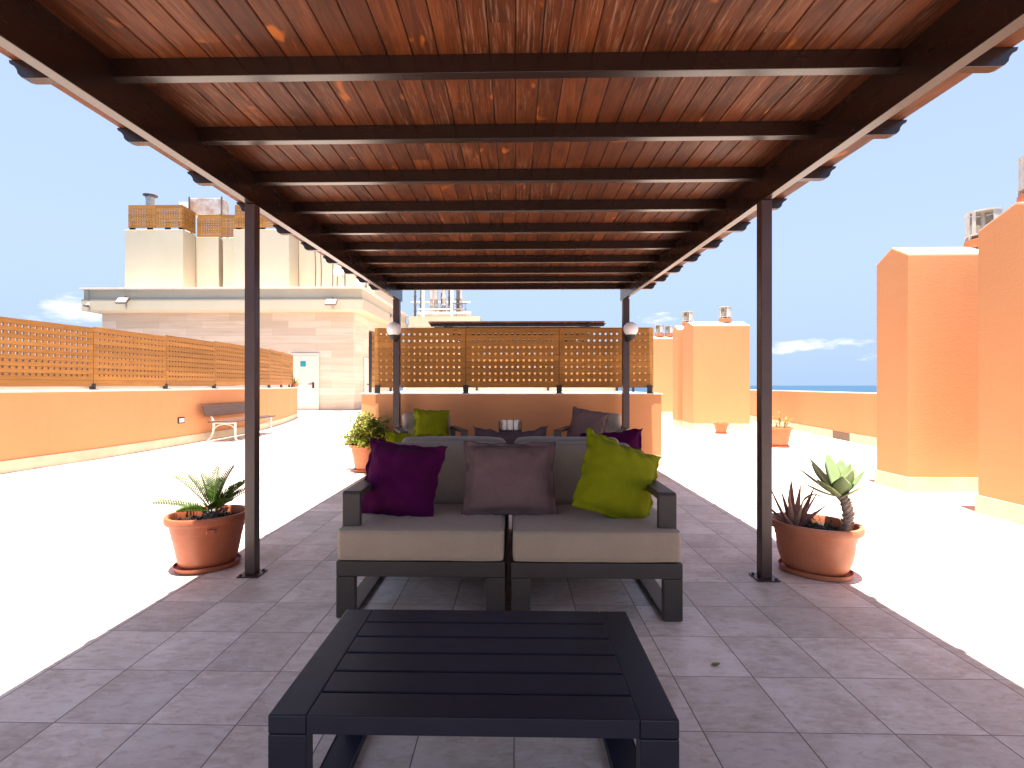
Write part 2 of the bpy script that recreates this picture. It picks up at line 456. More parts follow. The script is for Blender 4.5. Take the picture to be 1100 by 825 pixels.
# ------------------------------------------------------------------ perforated wooden panels
def panel(W, H, T, nx, ny, hole, px, pz, ztop):
    """boards with square holes: local x 0..W, z 0..H; columns centred, first row ztop below the top"""
    xs = [0]; x0 = (W - px * (nx - 1)) / 2
    for i in range(nx): xs += [x0 + i * px - hole / 2, x0 + i * px + hole / 2]
    xs.append(W)
    zs = [0]
    for j in reversed(range(ny)): zs += [H - ztop - j * pz - hole / 2, H - ztop - j * pz + hole / 2]
    zs.append(H)
    m = MB(); y0, y1 = -T / 2, T / 2
    def q(xa, xb, za, zb):
        m.add([(xa, y0, za), (xb, y0, za), (xb, y0, zb), (xa, y0, zb), (xa, y1, za), (xb, y1, za), (xb, y1, zb), (xa, y1, zb)], [(0, 1, 2, 3), (7, 6, 5, 4)])
    for j in range(len(zs) - 1):
        if j % 2 == 0: q(0, W, zs[j], zs[j + 1])
        else:
            for i in range(0, len(xs) - 1, 2): q(xs[i], xs[i + 1], zs[j], zs[j + 1])
            for i in range(1, len(xs) - 1, 2):
                a, b, c, d = xs[i], xs[i + 1], zs[j], zs[j + 1]
                m.add([(a, y0, c), (b, y0, c), (b, y0, d), (a, y0, d), (a, y1, c), (b, y1, c), (b, y1, d), (a, y1, d)],
                      [(0, 4, 5, 1), (2, 6, 7, 3), (0, 3, 7, 4), (1, 5, 6, 2)])
    m.add([(0, y0, 0), (W, y0, 0), (W, y0, H), (0, y0, H), (0, y1, 0), (W, y1, 0), (W, y1, H), (0, y1, H)], [(0, 4, 5, 1), (2, 6, 7, 3), (0, 3, 7, 4), (1, 5, 6, 2)])
    return m

# fence on the curved wall
fr = thing('wooden_fence', 'long golden wooden fence with square holes on the curved orange wall', 'fence', (-6.85, 9, 1.128))
def along(P, y):
    for i in range(len(P) - 1):
        if P[i].y <= y <= P[i + 1].y:
            return P[i].lerp(P[i + 1], (y - P[i].y) / (P[i + 1].y - P[i].y))
ys = [3.4]
while ys[-1] < 18.0: ys.append(ys[-1] + 1.585)
# joints seen at y = 8.14, 9.79, 11.37
ys = [3.34, 4.93, 6.53, 8.14, 9.77, 11.37, 12.97, 14.57, 16.1, 17.6, 18.35]
for i in range(len(ys) - 1):
    a, b = along(Lp, ys[i]) + Vector((-.11, 0, 0)), along(Lp, ys[i + 1]) + Vector((-.11, 0, 0))
    d = b - a; z0 = 1.185 + .004 * max(0, ys[i] - 7); H = .955 + .011 * max(0, ys[i] - 7)
    W = d.length - .008
    p = panel(W, H, .022, max(4, int(W / .092)), 8, .033, .088, .0973 * H / .955, .10 * H / .955).build('fence_panel', FENCE, fr)
    p.location = a + Vector((0, 0, z0)) - Vector(fr.location); p.rotation_euler = (0, 0, math.atan2(d.y, d.x))
    bm = MB(); bm.box(-.04, .04, -.07, .0, .0, .012); bm.box(-.035, .035, -.014, .0, .0, .10); bm.box(-.02, .02, .0125, .05, 0.0, 1.0)
    o = bm.build('fence_bracket', BLACK, fr); o.location = b + Vector((0, 0, 1.130)) - Vector(fr.location); o.rotation_euler = p.rotation_euler

# ------------------------------------------------------------------ orange block at the end of the pergola
blk = thing('orange_wall', 'low orange wall with cream foot at the end of the pergola, behind the armchairs', 'wall', (0, 7.47, 0))
P = [(-2.06, 7.46), (2.15, 7.475), (2.15, 10.5), (-2.36, 10.5), (-2.36, 7.76)]
MB().prism(P, 0, 1.066, 'z').build('wall', ORANGE, blk, world=True, fix=True, bevel=.006)
P2 = [(-2.072, 7.446), (2.164, 7.461), (2.164, 7.4749), (-2.0665, 7.4595)]
sk = MB(); sk.prism([(-2.066, 7.446), (2.164, 7.461), (2.164, 10.5), (2.151, 10.5), (2.151, 7.474), (-2.0605, 7.459), (-2.361, 7.759), (-2.361, 10.5), (-2.374, 10.5), (-2.374, 7.754)], 0, .17, 'z')
sk.build('skirting', SKIRT, blk, world=True, fix=True)
MB().box(-2.30, 2.12, 10.44, 10.5, 1.0845, 1.175).build('upstand', COPING, blk, world=True)
MB().prism([(-2.07, 7.445), (2.165, 7.46), (2.165, 10.51), (-2.375, 10.51), (-2.375, 7.755)], 1.066, 1.084, 'z').build('coping', COPING, blk, world=True, fix=True)
fb = thing('wooden_fence', 'golden wooden screen with square holes on the orange wall behind the armchairs', 'fence', (0, 7.52, 1.084))
xs = [-2.089, -.726, .655, 2.028]
for i in range(3):
    W = xs[i + 1] - xs[i] - .008
    p = panel(W, .885, .022, 15, 8, .031, .0835, .0973, .093).build('fence_panel', FENCE, fb); p.location = (xs[i] + .004, 0, 1.168 - 1.084)
for x in xs:
    x = min(max(x, -2.04), 1.985)
    bm = MB(); bm.box(-.045, .045, -.065, -.012, 0, .012); bm.box(-.04, .04, -.026, -.0125, 0.012, .12); bm.box(-.02, .02, .0125, .05, 0, .94)
    o = bm.build('fence_bracket', BLACK, fb); o.location = (x, 0, .0)

for (x0, y0, x1, y1, n_) in ((-2.25, 10.42, -.80, 10.42, 16), (-.79, 10.42, .66, 10.42, 16), (.67, 10.42, 2.06, 10.42, 15), (2.06, 7.62, 2.06, 9.0, 15), (2.06, 9.01, 2.06, 10.40, 15), (-2.25, 10.40, -2.25, 9.11, 14), (-2.25, 9.10, -2.25, 7.82, 14)):
    W = math.hypot(x1 - x0, y1 - y0)
    p = panel(W, .885, .022, n_, 8, .031, .0835, .0973, .093).build('fence_panel', FENCE, fb); p.location = (x0, y0 - 7.52, 1.168 - 1.084); p.rotation_euler = (0, 0, math.atan2(y1 - y0, x1 - x0))
    bm = MB(); bm.box(-.02, .02, -.02, .02, 0, .94); o = bm.build('fence_bracket', BLACK, fb); o.location = (x1 + .02, y1 - 7.52 - .03, 0)
nb = thing('neighbouring_wall', 'long grey wall beyond the curved fence, glimpsed through its square holes', 'wall', (-10.5, 9, 0))
MB().box(-10.8, -10.5, -2, 19.0, -6, 1.75).build('wall', GREYW, nb, world=True)

# ------------------------------------------------------------------ pergolas
def pergola(label, cx, yposts, ylist, y0, y1, x0, x1, hs, slope, yref, group=None):
    z = lambda y: slope * (y - yref)
    sh = lambda x, y, zz: (x, y, zz + z(y))
    root = thing('pergola', label, 'pergola', (cx, yref, 0), group=group)
    zb = 2.344
    for (yp, w) in yposts:
        for sx in (-hs, hs):
            h = w / 2; X = cx + sx
            p = MB().box(X - h, X + h, yp - h, yp + h, .008, zb + z(yp) - .0015).build('post', POSTM, root, bevel=.004, world=True)
            b = MB(); b.box(X - .066, X + .066, yp - .066, yp + .066, 0, .0075)
            for dx in (-.048, .048):
                for dy in (-.048, .048): b.lathe([(.009, .0075), (.009, .017), (.0, .019)], 8, M=Matrix.Translation((X + dx, yp + dy, 0)))
            b.build('base_plate', POSTM, p, world=True)
    for sx in (-hs, hs):
        X = cx + sx
        MB().box(X - .027, X + .027, y0 + .06, y1 - .12, zb, 2.546).shear(sh).build('beam', DARKWOOD, root, bevel=.003, world=True)
    for y in ylist:
        # rafter with scrolled tails
        def tail(s, xe):
            return [(xe, 2.55), (xe - s * .004, 2.536), (xe - s * .022, 2.526), (xe - s * .034, 2.510), (xe - s * .038, 2.494), (xe - s * .052, 2.480), (xe - s * .075, 2.474)]
        L = tail(-1, x0 - .008); Rr = tail(1, x1 + .014)
        MB().prism(L + list(reversed(Rr)), y, y + .048, 'y').shear(sh).build('rafter', DARKWOOD, root, world=True, bevel=.0025, fix=True)
    bd = MB(); p = .10315; n = int(round((x1 - x0) / p))
    for i in range(n):
        a = x0 + i * p; o_ = rnd.uniform(-.006, .006)
        g_ = .0035; c = .004
        bd.prism([(a + g_ / 2 + c, 2.5505), (a + p - g_ / 2 - c, 2.5505), (a + p - g_ / 2, 2.5545), (a + p - g_ / 2, 2.572), (a + g_ / 2, 2.572), (a + g_ / 2, 2.5545)], y0 + o_, y1 + o_, 'y')
    bo = bd.shear(lambda x, y, zz: (x - x0, y, zz + z(y))).build('roof_boards', DECK, root, fix=True)
    bo.location = (x0 - cx, -yref, 0)
    MB().box(x0 + .01, x0 + n * p - .01, y0 + .03, y1 - .03, 2.574, 2.586).shear(sh).build('light_stop_sheet', LIGHTSTOP, root, world=True)  # unseen sheet, added so no light leaks between the boards
    return root
pergola('large dark brown wooden pergola with boarded roof over the sofas', -.057, ((3.19, .066), (7.14, .09), (-.76, .066)),
        [2.03 + .5644 * k for k in range(-6, 10)], -1.5, 7.50, -2.06, 1.963, 1.61, .018, 3.19)
pergola('farther dark pergola seen over the perforated screen', .045, ((12.3, .07), (16.2, .07)),
        [11.4 + .56 * k for k in range(10)], 11.25, 16.8, -1.93, 2.03, 1.61, .012, 7.5)

# globe lamps on the far posts
def globe_lamp(x, y, z, px, py, label):
    r = thing('globe_lamp', label, 'lamp', (px, py, z), group='globe lamps on the far pergola posts')
    M = Matrix.Translation((x - px, y - py, 0))
    MB().lathe([(0, -.1)] + [(.1 * math.sin(a), -.1 * math.cos(a)) for a in [i * math.pi / 20 for i in range(1, 20)]] + [(0, .1)], 32, M=M).build('globe', GLOBE, r, smooth='all')
    h = MB(); h.lathe([(.0, -.145), (.045, -.145), (.058, -.12), (.066, -.078), (.06, -.078)], 24, M=M)
    h.tube([(x - px, y - py, -.138), ((x - px) * .5, (y - py) * .5, -.15), (0, 0.0, -.15)], .016, 8)
    h.build('lamp_holder', BLACK, r, smooth=True)
globe_lamp(-1.672, 6.99, 1.976, -1.667, 7.093, 'white globe lamp on the far left post, beside the cream building')
globe_lamp(1.590, 6.99, 1.972, 1.553, 7.093, 'white globe lamp on the far right post, against the sky')

# ------------------------------------------------------------------ sofa modules and armchairs
def seat_unit(name, label, cat, loc, rz, arms, W=.87, group=None, seed=0):
    root = thing(name, label, cat, loc, rz, group)
    hw = W / 2; D = .80; aw = .098
    f_ = MB()
    f_.box(-hw, hw, 0, .045, .217, .296); f_.box(-hw, hw, D - .045, D, .217, .296)
    for s in (-1, 1):
        f_.box(min(s * hw, s * (hw - aw)), max(s * hw, s * (hw - aw)), .0455, D - .0455, .250, .295)
    f_.box(-hw + aw + .001, hw - aw - .001, .0455, D - .0455, .262, .285)
    f_.build('frame', FRAMEM, root, bevel=.006)
    for s in (-1, 1):
        xa, xb = sorted((s * hw, s * (hw - aw)))
        l = MB()
        pts = [(0, .003), (D, .003), (D, .2168), (D - .045, .2168), (D - .045, .026), (.045, .026), (.045, .2168), (0, .2168)]
        l.prism(pts, xa, xb, 'x')
        lo = l.build('leg', FRAMEM, root, bevel=.006, fix=True)
        for y in (.03, D - .03): MB().lathe([(.02, 0), (.02, .0035)], 12, M=Matrix.Translation((s * (hw - aw / 2), y, 0))).build('foot_pad', BLACK, lo)
    for s in (-1, 1):
        if (s < 0 and 'l' in arms) or (s > 0 and 'r' in arms):
            xa, xb = sorted((s * (hw - .012), s * (hw - .012 - .095)))
            ya, yb = .06, D - .015
            pts = [(ya, .297), (ya, .628), (ya + .014, .642), (yb - .014, .642), (yb, .628), (yb, .297), (yb - .036, .297), (yb - .036, .604), (ya + .036, .604), (ya + .036, .297)]
            MB().prism(pts, xa, xb, 'x').build('arm', FRAMEM, root, bevel=.006, fix=True)
    b = MB()
    for s in (-1, 1): b.box(s * (hw - .16) - .03, s * (hw - .16) + .03, D - .05, D - .015, .2965, .66)
    b.box(-hw + .1, hw - .1, D - .0495, D - .0155, .60, .655); b.box(-hw + .1, hw - .1, D - .0495, D - .0155, .36, .42)
    b.build('back_frame', FRAMEM, root, bevel=.005)
    sc = MB(); sc.rbox(hw - .006, .375, .079, .026, (0, .372, .378), puff=.007, wob=.0028, seed=seed)
    so = sc.build('seat_cushion', TAUPE, root, smooth='all')
    for zz, sg in ((.457 - .0066, 1), (.299 + .0066, -1)):
        a_, b_y = hw - .006 - .0066, .375 - .0066; rc = .02; lp = []
        for (cx_, cy_, q0) in ((a_ - rc, b_y - rc, 0), (-a_ + rc, b_y - rc, 90), (-a_ + rc, -b_y + rc, 180), (a_ - rc, -b_y + rc, 270)):
            for q in range(0, 91, 15):
                an = R(q0 + q); lp.append(Vector((cx_ + rc * math.cos(an), .372 + cy_ + rc * math.sin(an), zz)))
        lp.append(lp[0]); dn = []
        for i in range(len(lp) - 1):
            k = max(1, int((lp[i + 1] - lp[i]).length / .04)); dn += [lp[i].lerp(lp[i + 1], j / k) for j in range(k)]
        dn.append(lp[0]); dn = [p_ + noise.noise_vector((p_ - Vector((0, .372, .378))) * 4.5 + Vector((seed * 3.1, seed, 0))) * .0028 for p_ in dn]
        MB().tube(dn, .0042, 6).build('piping', TAUPE, so, smooth='all')
    M = Matrix.Translation((0, .655, .632)) @ Matrix.Rotation(R(-9), 4, 'X')
    bc = MB(); wl = hw - (.115 if 'l' in arms else .012); wr = hw - (.115 if 'r' in arms else .012)
    bc.rbox((wl + wr) / 2,   .078, .193, .045, ((wr - wl) / 2, 0, 0), M=M, puff=.012, wob=.007, seed=seed + 5)
    bc.build('back_cushion', TAUPE2, root, smooth='all')
    return root
seat_unit('sofa_section', 'near taupe sofa section with left arm, under the purple pillow', 'sofa', (-.485, 2.59, 0), 0, 'l', group='taupe sofa sections', seed=1)
seat_unit('sofa_section', 'near taupe sofa section with right arm, under the slanted lime pillow', 'sofa', (.417, 2.585, 0), 0, 'r', group='taupe sofa sections', seed=2)
seat_unit('sofa_section', 'second-row taupe sofa section backing onto the purple-pillow sofa', 'sofa', (-.485, 4.25, 0), math.pi, 'r', group='taupe sofa sections', seed=3)
seat_unit('sofa_section', 'second-row taupe sofa section backing onto the slanted lime pillow', 'sofa', (.417, 4.25, 0), math.pi, 'l', group='taupe sofa sections', seed=4)
ca, sa = math.cos(R(20)), math.sin(R(20))
seat_unit('armchair', 'taupe armchair with a lime pillow, by the leafy bush pot', 'armchair', (-1.10 + .4 * sa, 6.56 - .4 * ca, 0), R(20), 'lr', group='taupe armchairs by the orange wall', seed=6)
seat_unit('armchair', 'taupe armchair with a mauve pillow leaning on its back', 'armchair', (1.0 - .4 * sa, 6.56 - .4 * ca, 0), R(-20), 'lr', group='taupe armchairs by the orange wall', seed=7)

# throw pillows
def pillow(label, mat, loc, rot, W=.46, H=.44, T=.17, seed=0, name='throw_pillow', sag=0.0):
    n = 44; inner = .87; vs = []; fs = []
    V = Vector
    def pt(u, v, side):
        pin = .085
        x = u * W / 2 * (1 - pin * (1 - v * v) * abs(u) ** 1.5); z = v * H / 2 * (1 - pin * (1 - u * u) * abs(v) ** 1.5)
        e = max(abs(u), abs(v))
        a = max(0, 1 - (u / inner) ** 2); b = max(0, 1 - (v / inner) ** 2)
        th = T / 2 * (a * b) ** .42 if e < inner else 0
        p = V((x, 0, z))
        # creases run in from the corners and the seam
        cr = noise.noise(V((u * 3.1 + seed * 5, v * 3.1, side * 2.))) * .009 + noise.noise(V((u * 8 + seed, v * 8, side * 3.))) * .002
        rad = math.atan2(v, u); cr += .0035 * math.sin(rad * 14 + seed) * min(1, max(0, e - .45) * 3) * (1 if e < inner else .4)
        fl = 0
        if e > inner - .05:
            k = (e - inner + .05) / (1 - inner + .05)
            s_ = u if abs(v) > abs(u) else v
            fl = k * (.012 * math.sin(s_ * 9 + seed * 2.3 + (1.3 if abs(v) > abs(u) else 0)) + .008 * math.sin(s_ * 19 + seed))
        y = side * (th + .0022) + cr * (1 if e < inner else .5) + fl
        z_ = z - sag * (1 - u * u) * (.5 + .5 * v)
        return V((x, y, z_))
    idx = {}
    for side in (-1, 1):
        for i in range(n + 1):
            for j in range(n + 1):
                u, v = -1 + 2 * i / n, -1 + 2 * j / n
                edge = i in (0, n) or j in (0, n)
                if edge and side == 1: idx[(1, i, j)] = idx[(-1, i, j)]; continue
                idx[(side, i, j)] = len(vs); vs.append(pt(u, v, side if not edge else 0))
    for side in (-1, 1):
        for i in range(n):
            for j in range(n):
                q = [idx[(side, i, j)], idx[(side, i + 1, j)], idx[(side, i + 1, j + 1)], idx[(side, i, j + 1)]]
                fs.append(tuple(q if side < 0 else reversed(q)))
    m = MB(); m.add(vs, fs); o = m.build(name, mat, smooth='all')
    o.location = loc; o.rotation_euler = Euler([R(a) for a in rot], 'XYZ')
    return tag(o, label, 'pillow', 'throw pillows on the seats')
pillow('deep purple pillow on the near sofa, beside its left arm', PURPLE, (-.665, 2.94, .652), (-22, 5, -10), .49, .455, .18, 1)
pillow('mauve pillow in the middle of the near sofa', MAUVE, (-.030, 2.98, .655), (-24, 0, 1), .565, .46, .19, 2)
pillow('lime pillow tipped sideways against the right arm of the near sofa', GREEN, (.588, 2.90, .660), (-20, 22, 14), .51, .475, .19, 3)
pillow('lime pillow on the second-row sofa, only its edge showing', GREEN, (-.78, 3.87, .650), (24, 4, 12), .44, .44, .16, 4)
pillow('dark mauve pillow on the second-row sofa, its two corners sticking up', MAUVE, (-.035, 3.87, .690), (24, 0, 2), .56, .46, .17, 5, sag=.035)
pillow('purple pillow on the second-row sofa, seen over its back', PURPLE, (.75, 3.87, .665), (24, -7, -8), .46, .44, .16, 6)
pillow('lime pillow on the armchair by the leafy bush pot', GREEN, (-1.09, 6.60, .685), (-22, 3, 14), .48, .44, .16, 7)
pillow('mauve pillow on the armchair by the far right post', MAUVE, (.95, 6.60, .680), (-22, 9, -16), .50, .45, .16, 8)

# ------------------------------------------------------------------ tables
def slat_table(name, label, x0, x1, y0, y1, H, nsl, ew, mat=TABLEM):
    root = thing(name, label, 'table', ((x0 + x1) / 2, (y0 + y1) / 2, 0))
    for (xa, xb) in ((x0, x0 + ew), (x1 - ew, x1)):
        pts = [(y0, .003), (y1, .003), (y1, H - .01), (y1 - .01, H), (y0 + .01, H), (y0, H - .01)]
        t = .047
        inner = [(y0 + t, .022), (y1 - t, .022), (y1 - t, H - t), (y0 + t, H - t)]
        m = MB()
        m.prism([(y0, .003), (y1, .003), (y1, .022), (y0, .022)], xa, xb, 'x')
        m.box(xa, xb, y0, y0 + t, .022, H - t); m.box(xa, xb, y1 - t, y1, .022, H - t)
        m.build('leg', mat, root, world=True, bevel=.004)
        MB().box(xa, xb, y0, y1, H - t + .0008, H).build('end_board', mat, root, world=True, bevel=.004)
    p = (y1 - y0) / nsl
    for i in range(nsl):
        a, b = y0 + i * p, y0 + (i + 1) * p
        lo = .047 if i in (0, nsl - 1) else .024
        MB().box(x0 + ew + .001, x1 - ew - .001, a + (0 if i == 0 else .0035), b - (0 if i == nsl - 1 else .0035), H - lo + .0008, H - .0006).build('slat', mat, root, world=True, bevel=.0025)
    s = MB()
    for x in (x0 + ew + .15, (x0 + x1) / 2, x1 - ew - .15): s.box(x - .02, x + .02, y0 + .05, y1 - .05, H - .045, H - .026)
    s.build('support_rail', mat, root, world=True)
    return root
slat_table('coffee_table', 'wide black slatted coffee table in front of the near sofa', -.600, .394, 1.219, 1.806, .40, 6, .094)
slat_table('side_table', 'small black side table between the two armchairs, under the candle holder', -.26, .18, 6.45, 6.89, .42, 4, .06)
c = thing('candle_holder', 'black candle holder with white candles between the armchairs', 'candle holder', (-.06, 6.66, .4205))
b = MB(); b.box(-.15, .15, -.075, .075, 0, .012); b.box(-.15, -.138, -.075, .075, .0125, .31); b.box(.138, .15, -.075, .075, .0125, .31)
b.box(-.137, .137, -.075, -.066, .0125, .20); b.box(-.137, .137, .066, .075, .0125, .20)
b.build('holder', BLACK, c, bevel=.004)
for x in (-.085, 0, .085):
    k = MB(); k.lathe([(.036, .013), (.036, .318), (.030, .324), (.012, .318), (0, .318)], 20, M=Matrix.Translation((x, 0, 0)))
    k.tube([(x, 0, .318), (x + .002, 0, .335)], .002, 5); k.build('candle', WAX, c, smooth=True)

# ------------------------------------------------------------------ potted plants
def oval_pot(root, L, Wd, H, mat, band=True, belly=.0, saucer=True):
    sx, sy = L / 2, Wd / 2
    b0 = .67
    prof = [(0, .022), (b0 * .94, .022), (b0, .035)]
    for i in range(1, 8):
        t = i / 8; prof.append((b0 + (.84 - b0) * (t ** (.8 - belly)) + belly * .25 * math.sin(t * math.pi), .035 + (H * .70 - .035) * t))
    prof += [(.845, H * .70), (.862, H * .705), (.866, H * .72), (.885, H - .052), (.975, H - .046), (1.0, H - .036), (1.0, H - .012), (.985, H), (.90, H), (.875, H - .012), (.862, H - .06), (.83, H * .6), (0, H * .6)]
    MB().lathe(prof, 72, sx, sy, sq=.92).build('pot', mat, root, smooth=True)
    if saucer:
        MB().lathe([(0, 0), (.69, 0), (.76, .008), (.79, .034), (.775, .036), (.745, .014), (.66, .010), (0, .010)], 64, sx, sy, sq=.92).build('saucer', mat, root, smooth=True)
    s = MB(); n = 40; vs = [(0, 0, H - .052)]; fs = []
    for r_ in range(1, 11):
        for k in range(n):
            a = 2 * math.pi * k / n; q = r_ / 10 * .855
            vs.append((q * sx * math.cos(a), q * sy * math.sin(a), H - .052 + noise.noise(Vector((q * 9 * math.cos(a), q * 9 * math.sin(a), H))) * .02))
    for k in range(n): fs.append((0, 1 + k, 1 + (k + 1) % n))
    for r_ in range(9):
        for k in range(n):
            fs.append((1 + r_ * n + k, 1 + (r_ + 1) * n + k, 1 + (r_ + 1) * n + (k + 1) % n, 1 + r_ * n + (k + 1) % n))
    s.add(vs, fs)
    for i in range(60):
        a = rnd.uniform(0, 6.28); q = math.sqrt(rnd.random()) * .8; sz = rnd.uniform(.006, .016)
        M = Matrix.Translation((q * sx * math.cos(a), q * sy * math.sin(a), H - .049)) @ Euler((rnd.random() * 6, rnd.random() * 6, 0)).to_matrix().to_4x4()
        s.box(-sz, sz, -sz, sz, -sz * .6, sz * .6, M)
    s.build('soil', SOIL, root, smooth=True)

CYC = mat_leaf('cycad_leaf', [(0., (.030, .066, .010)), (.5, (.060, .115, .014)), (1., (.125, .175, .022))], .4, .12)
def blade(m, base, d, side, L, w, droop=.15, nrm=None):
    """flat pointed leaflet with a crease"""
    up = d.cross(side).normalized(); p = []
    for t, ww in ((0, .45), (.3, 1.), (.65, .8), (1., .06)):
        c = base + d * L * t - Vector((0, 0, droop * L * t * t))
        p += [c - side * w * ww, c + up * w * .25 * ww, c + side * w * ww]
    fs = []
    for i in range(3):
        for k in range(2): fs.append((i * 3 + k, i * 3 + k + 1, i * 3 + 4 + k, i * 3 + 3 + k))
    m.add(p, fs)
def cycad(root, base):
    fr_ = random.Random(3)
    tr = MB(); tr.lathe([(.045, 0), (.055, .03), (.05, .06), (.028, .085), (0, .09)], 16, M=Matrix.Translation(base)); 
    for i in range(60):
        a = fr_.uniform(0, 6.28); h = fr_.uniform(0, .075); q = Vector(base) + Vector((math.cos(a) * .05, math.sin(a) * .05, h))
        blade(tr, q, Vector((math.cos(a) * .6, math.sin(a) * .6, .9)).normalized(), Vector((-math.sin(a), math.cos(a), 0)), .035, .008, 0)
    tr.build('crown_stem', PIPED, root)
    # (azimuth, elevation, length)
    specs = [(140, 47, .36), (165, 20, .36), (120, 70, .27), (60, 80, .30), (10, 72, .32), (-25, 50, .30), (-10, 36, .31), (200, 18, .22), (250, 30, .18), (-60, 34, .20), (70, 55, .26), (150, 62, .30), (20, 44, .26)]
    for az, el, L in specs:
        az += fr_.uniform(-6, 6); m = MB(); P = Vector(base) + Vector((0, 0, .07)); a = R(az); e = R(el)
        pts = [P.copy()]; n = 25
        for i in range(n):
            d = Vector((math.cos(a) * math.cos(e), math.sin(a) * math.cos(e), math.sin(e))); P = P + d * L / n
            pts.append(P.copy()); e -= R(.35 + .03 * i)
        m.tube(pts[::3] + [pts[-1]], [.0045 - .003 * i / 11 for i in range(len(pts[::3]) + 1)], 5)
        for i in range(5, n + 1):
            d = (pts[i] - pts[i - 1]).normalized(); s = d.cross(Vector((0, 0, 1))).normalized(); up = s.cross(d)
            t = i / n; ll = .084 * (math.sin(math.pi * (.12 + .83 * t)) ** .7) * fr_.uniform(.9, 1.1)
            for sg in (-1, 1):
                dd = (s * sg * .62 + d * .55 + up * .62).normalized()
                blade(m, pts[i], dd, d, ll, .0050, .06)
        m.build('frond', CYC, root)
r = thing('potted_cycad', 'terracotta oval pot with a spiky green cycad, beside the left front post', 'potted plant', (-2.04, 3.335, 0), R(35))
oval_pot(r, .50, .42, .355, POTM)
MB().box(-.022, .022, -.199, -.188, .258, .285).build('moulded_badge', POTM, r, bevel=.003)
cycad(r, (.03, .02, .28))

AGAVE = mat_leaf('agave_leaf', [(0., (.20, .27, .115)), (1., (.31, .37, .165))], .42, .12, 12)
ALOE = mat_leaf('aloe_leaf', [(0., (.28, .13, .11)), (.6, (.38, .19, .155)), (1., (.42, .27, .19))], .5, .05, 20)
AGTR = simple('agave_trunk_bark', (.55, .44, .35), (.30, .22, .17), 18, .85, .8, 30, stretch=(1, 1, 4))
DRY = mat_leaf('dry_leaf', [(0., (.30, .19, .09)), (1., (.42, .24, .08))], .8, .1)
def fleshy(m, base, az, el, L, w, th, curve, n=14, chan=.35, wpeak=.45, wb=.5):
    """thick pointed succulent leaf, channelled above"""
    a = R(az); e = R(el); P = Vector(base); vs = []; fs = []; k = 8
    for i in range(n + 1):
        t = i / n
        d = Vector((math.cos(a) * math.cos(e), math.sin(a) * math.cos(e), math.sin(e))); s = Vector((-math.sin(a), math.cos(a), 0)); up = s.cross(d) * -1
        up = d.cross(s) * -1
        if up.z < 0: up = -up
        ww = w * (wb + (1 - wb) * math.sin(min(1, t / wpeak) * math.pi / 2)) if t < wpeak else w * max(.015, (1 - ((t - wpeak) / (1 - wpeak)) ** 1.7))
        tt = th * (1 - t) ** .8 + .001
        for j in range(k):
            q = 2 * math.pi * j / k; cx_, cz = math.cos(q), math.sin(q)
            off = s * ww * cx_ + up * (tt * cz + chan * ww * cx_ * cx_)
            vs.append(P + off)
        P = P + d * L / n; e += R(curve) / n
    for i in range(n):
        for j in range(k): fs.append((i * k + j, i * k + (j + 1) % k, (i + 1) * k + (j + 1) % k, (i + 1) * k + j))
    fs += [tuple(range(k - 1, -1, -1)), tuple(n * k + j for j in range(k))]
    m.add(vs, fs)
r = thing('potted_succulents', 'terracotta oval pot with trunked agave and reddish aloe, beside the right front post', 'potted plant', (1.93, 3.305, 0), R(-38))
oval_pot(r, .53, .44, .325, POT2, belly=.12)
Ri = Matrix.Rotation(R(38), 4, 'Z')   # world directions expressed in the pot's frame
def loc_(x, y, z): return tuple(Ri @ Vector((x - 1.93, y - 3.305, z)))
tp = [loc_(2.065, 3.20, .235), loc_(2.068, 3.20, .33), loc_(2.080, 3.205, .40), loc_(2.066, 3.215, .475), loc_(2.040, 3.225, .515)]
tk = MB(); path = resample([(0, 0), (1, 0)], 1)
pts = []
for i in range(len(tp) - 1):
    for j in range(7): pts.append(Vector(tp[i]).lerp(Vector(tp[i + 1]), j / 7))
pts.append(Vector(tp[-1]))
tk.tube(pts, [(.030 - .004 * abs(math.sin(i * 1.6)) + .002 * math.sin(i * .5)) for i in range(len(pts))], 14)
for i in range(2, len(pts) - 1):
    for k in range(7):
        a = k * .9 + i * 2.1; q = pts[i] + Vector((math.cos(a) * .027, math.sin(a) * .027, 0))
        blade(tk, q, Vector((math.cos(a) * .7, math.sin(a) * .7, .5)).normalized(), Vector((-math.sin(a), math.cos(a), 0)), .014, .010, -.2)
tk.build('agave_trunk', AGTR, r, smooth=True)
ag = MB(); top = Vector(tp[-1]); A0 = 38
for az, el, L, w, cv in ((185, 8, .21, .036, 30), (165, 30, .25, .044, 22), (138, 50, .24, .046, 18), (95, 68, .24, .044, 10), (55, 60, .22, .044, 14), (25, 40, .20, .042, 26), (-20, 44, .19, .042, 30), (-70, 58, .17, .056, 34), (-115, 40, .15, .050, 40), (205, 22, .20, .042, 26), (75, 30, .22, .044, 20), (-50, 20, .13, .042, 40), (110, 40, .22, .044, 15), (20, 72, .19, .036, 6)):
    fleshy(ag, top - Vector((0, 0, .012)), az + A0 + rnd.uniform(-5, 5), el * .88, L * 1.2, w * 1.1, .006, cv, wpeak=.55, wb=.40, chan=.22)
ag.build('agave_rosette', AGAVE, r, smooth='all')
dl = MB(); fleshy(dl, Vector(loc_(1.93, 3.235, .50)), 190 + A0, 24, .17, .012, .003, -95)
dl.build('withered_leaf', DRY, r, smooth=True)
al = MB(); ab = Vector(loc_(1.83, 3.37, .250))
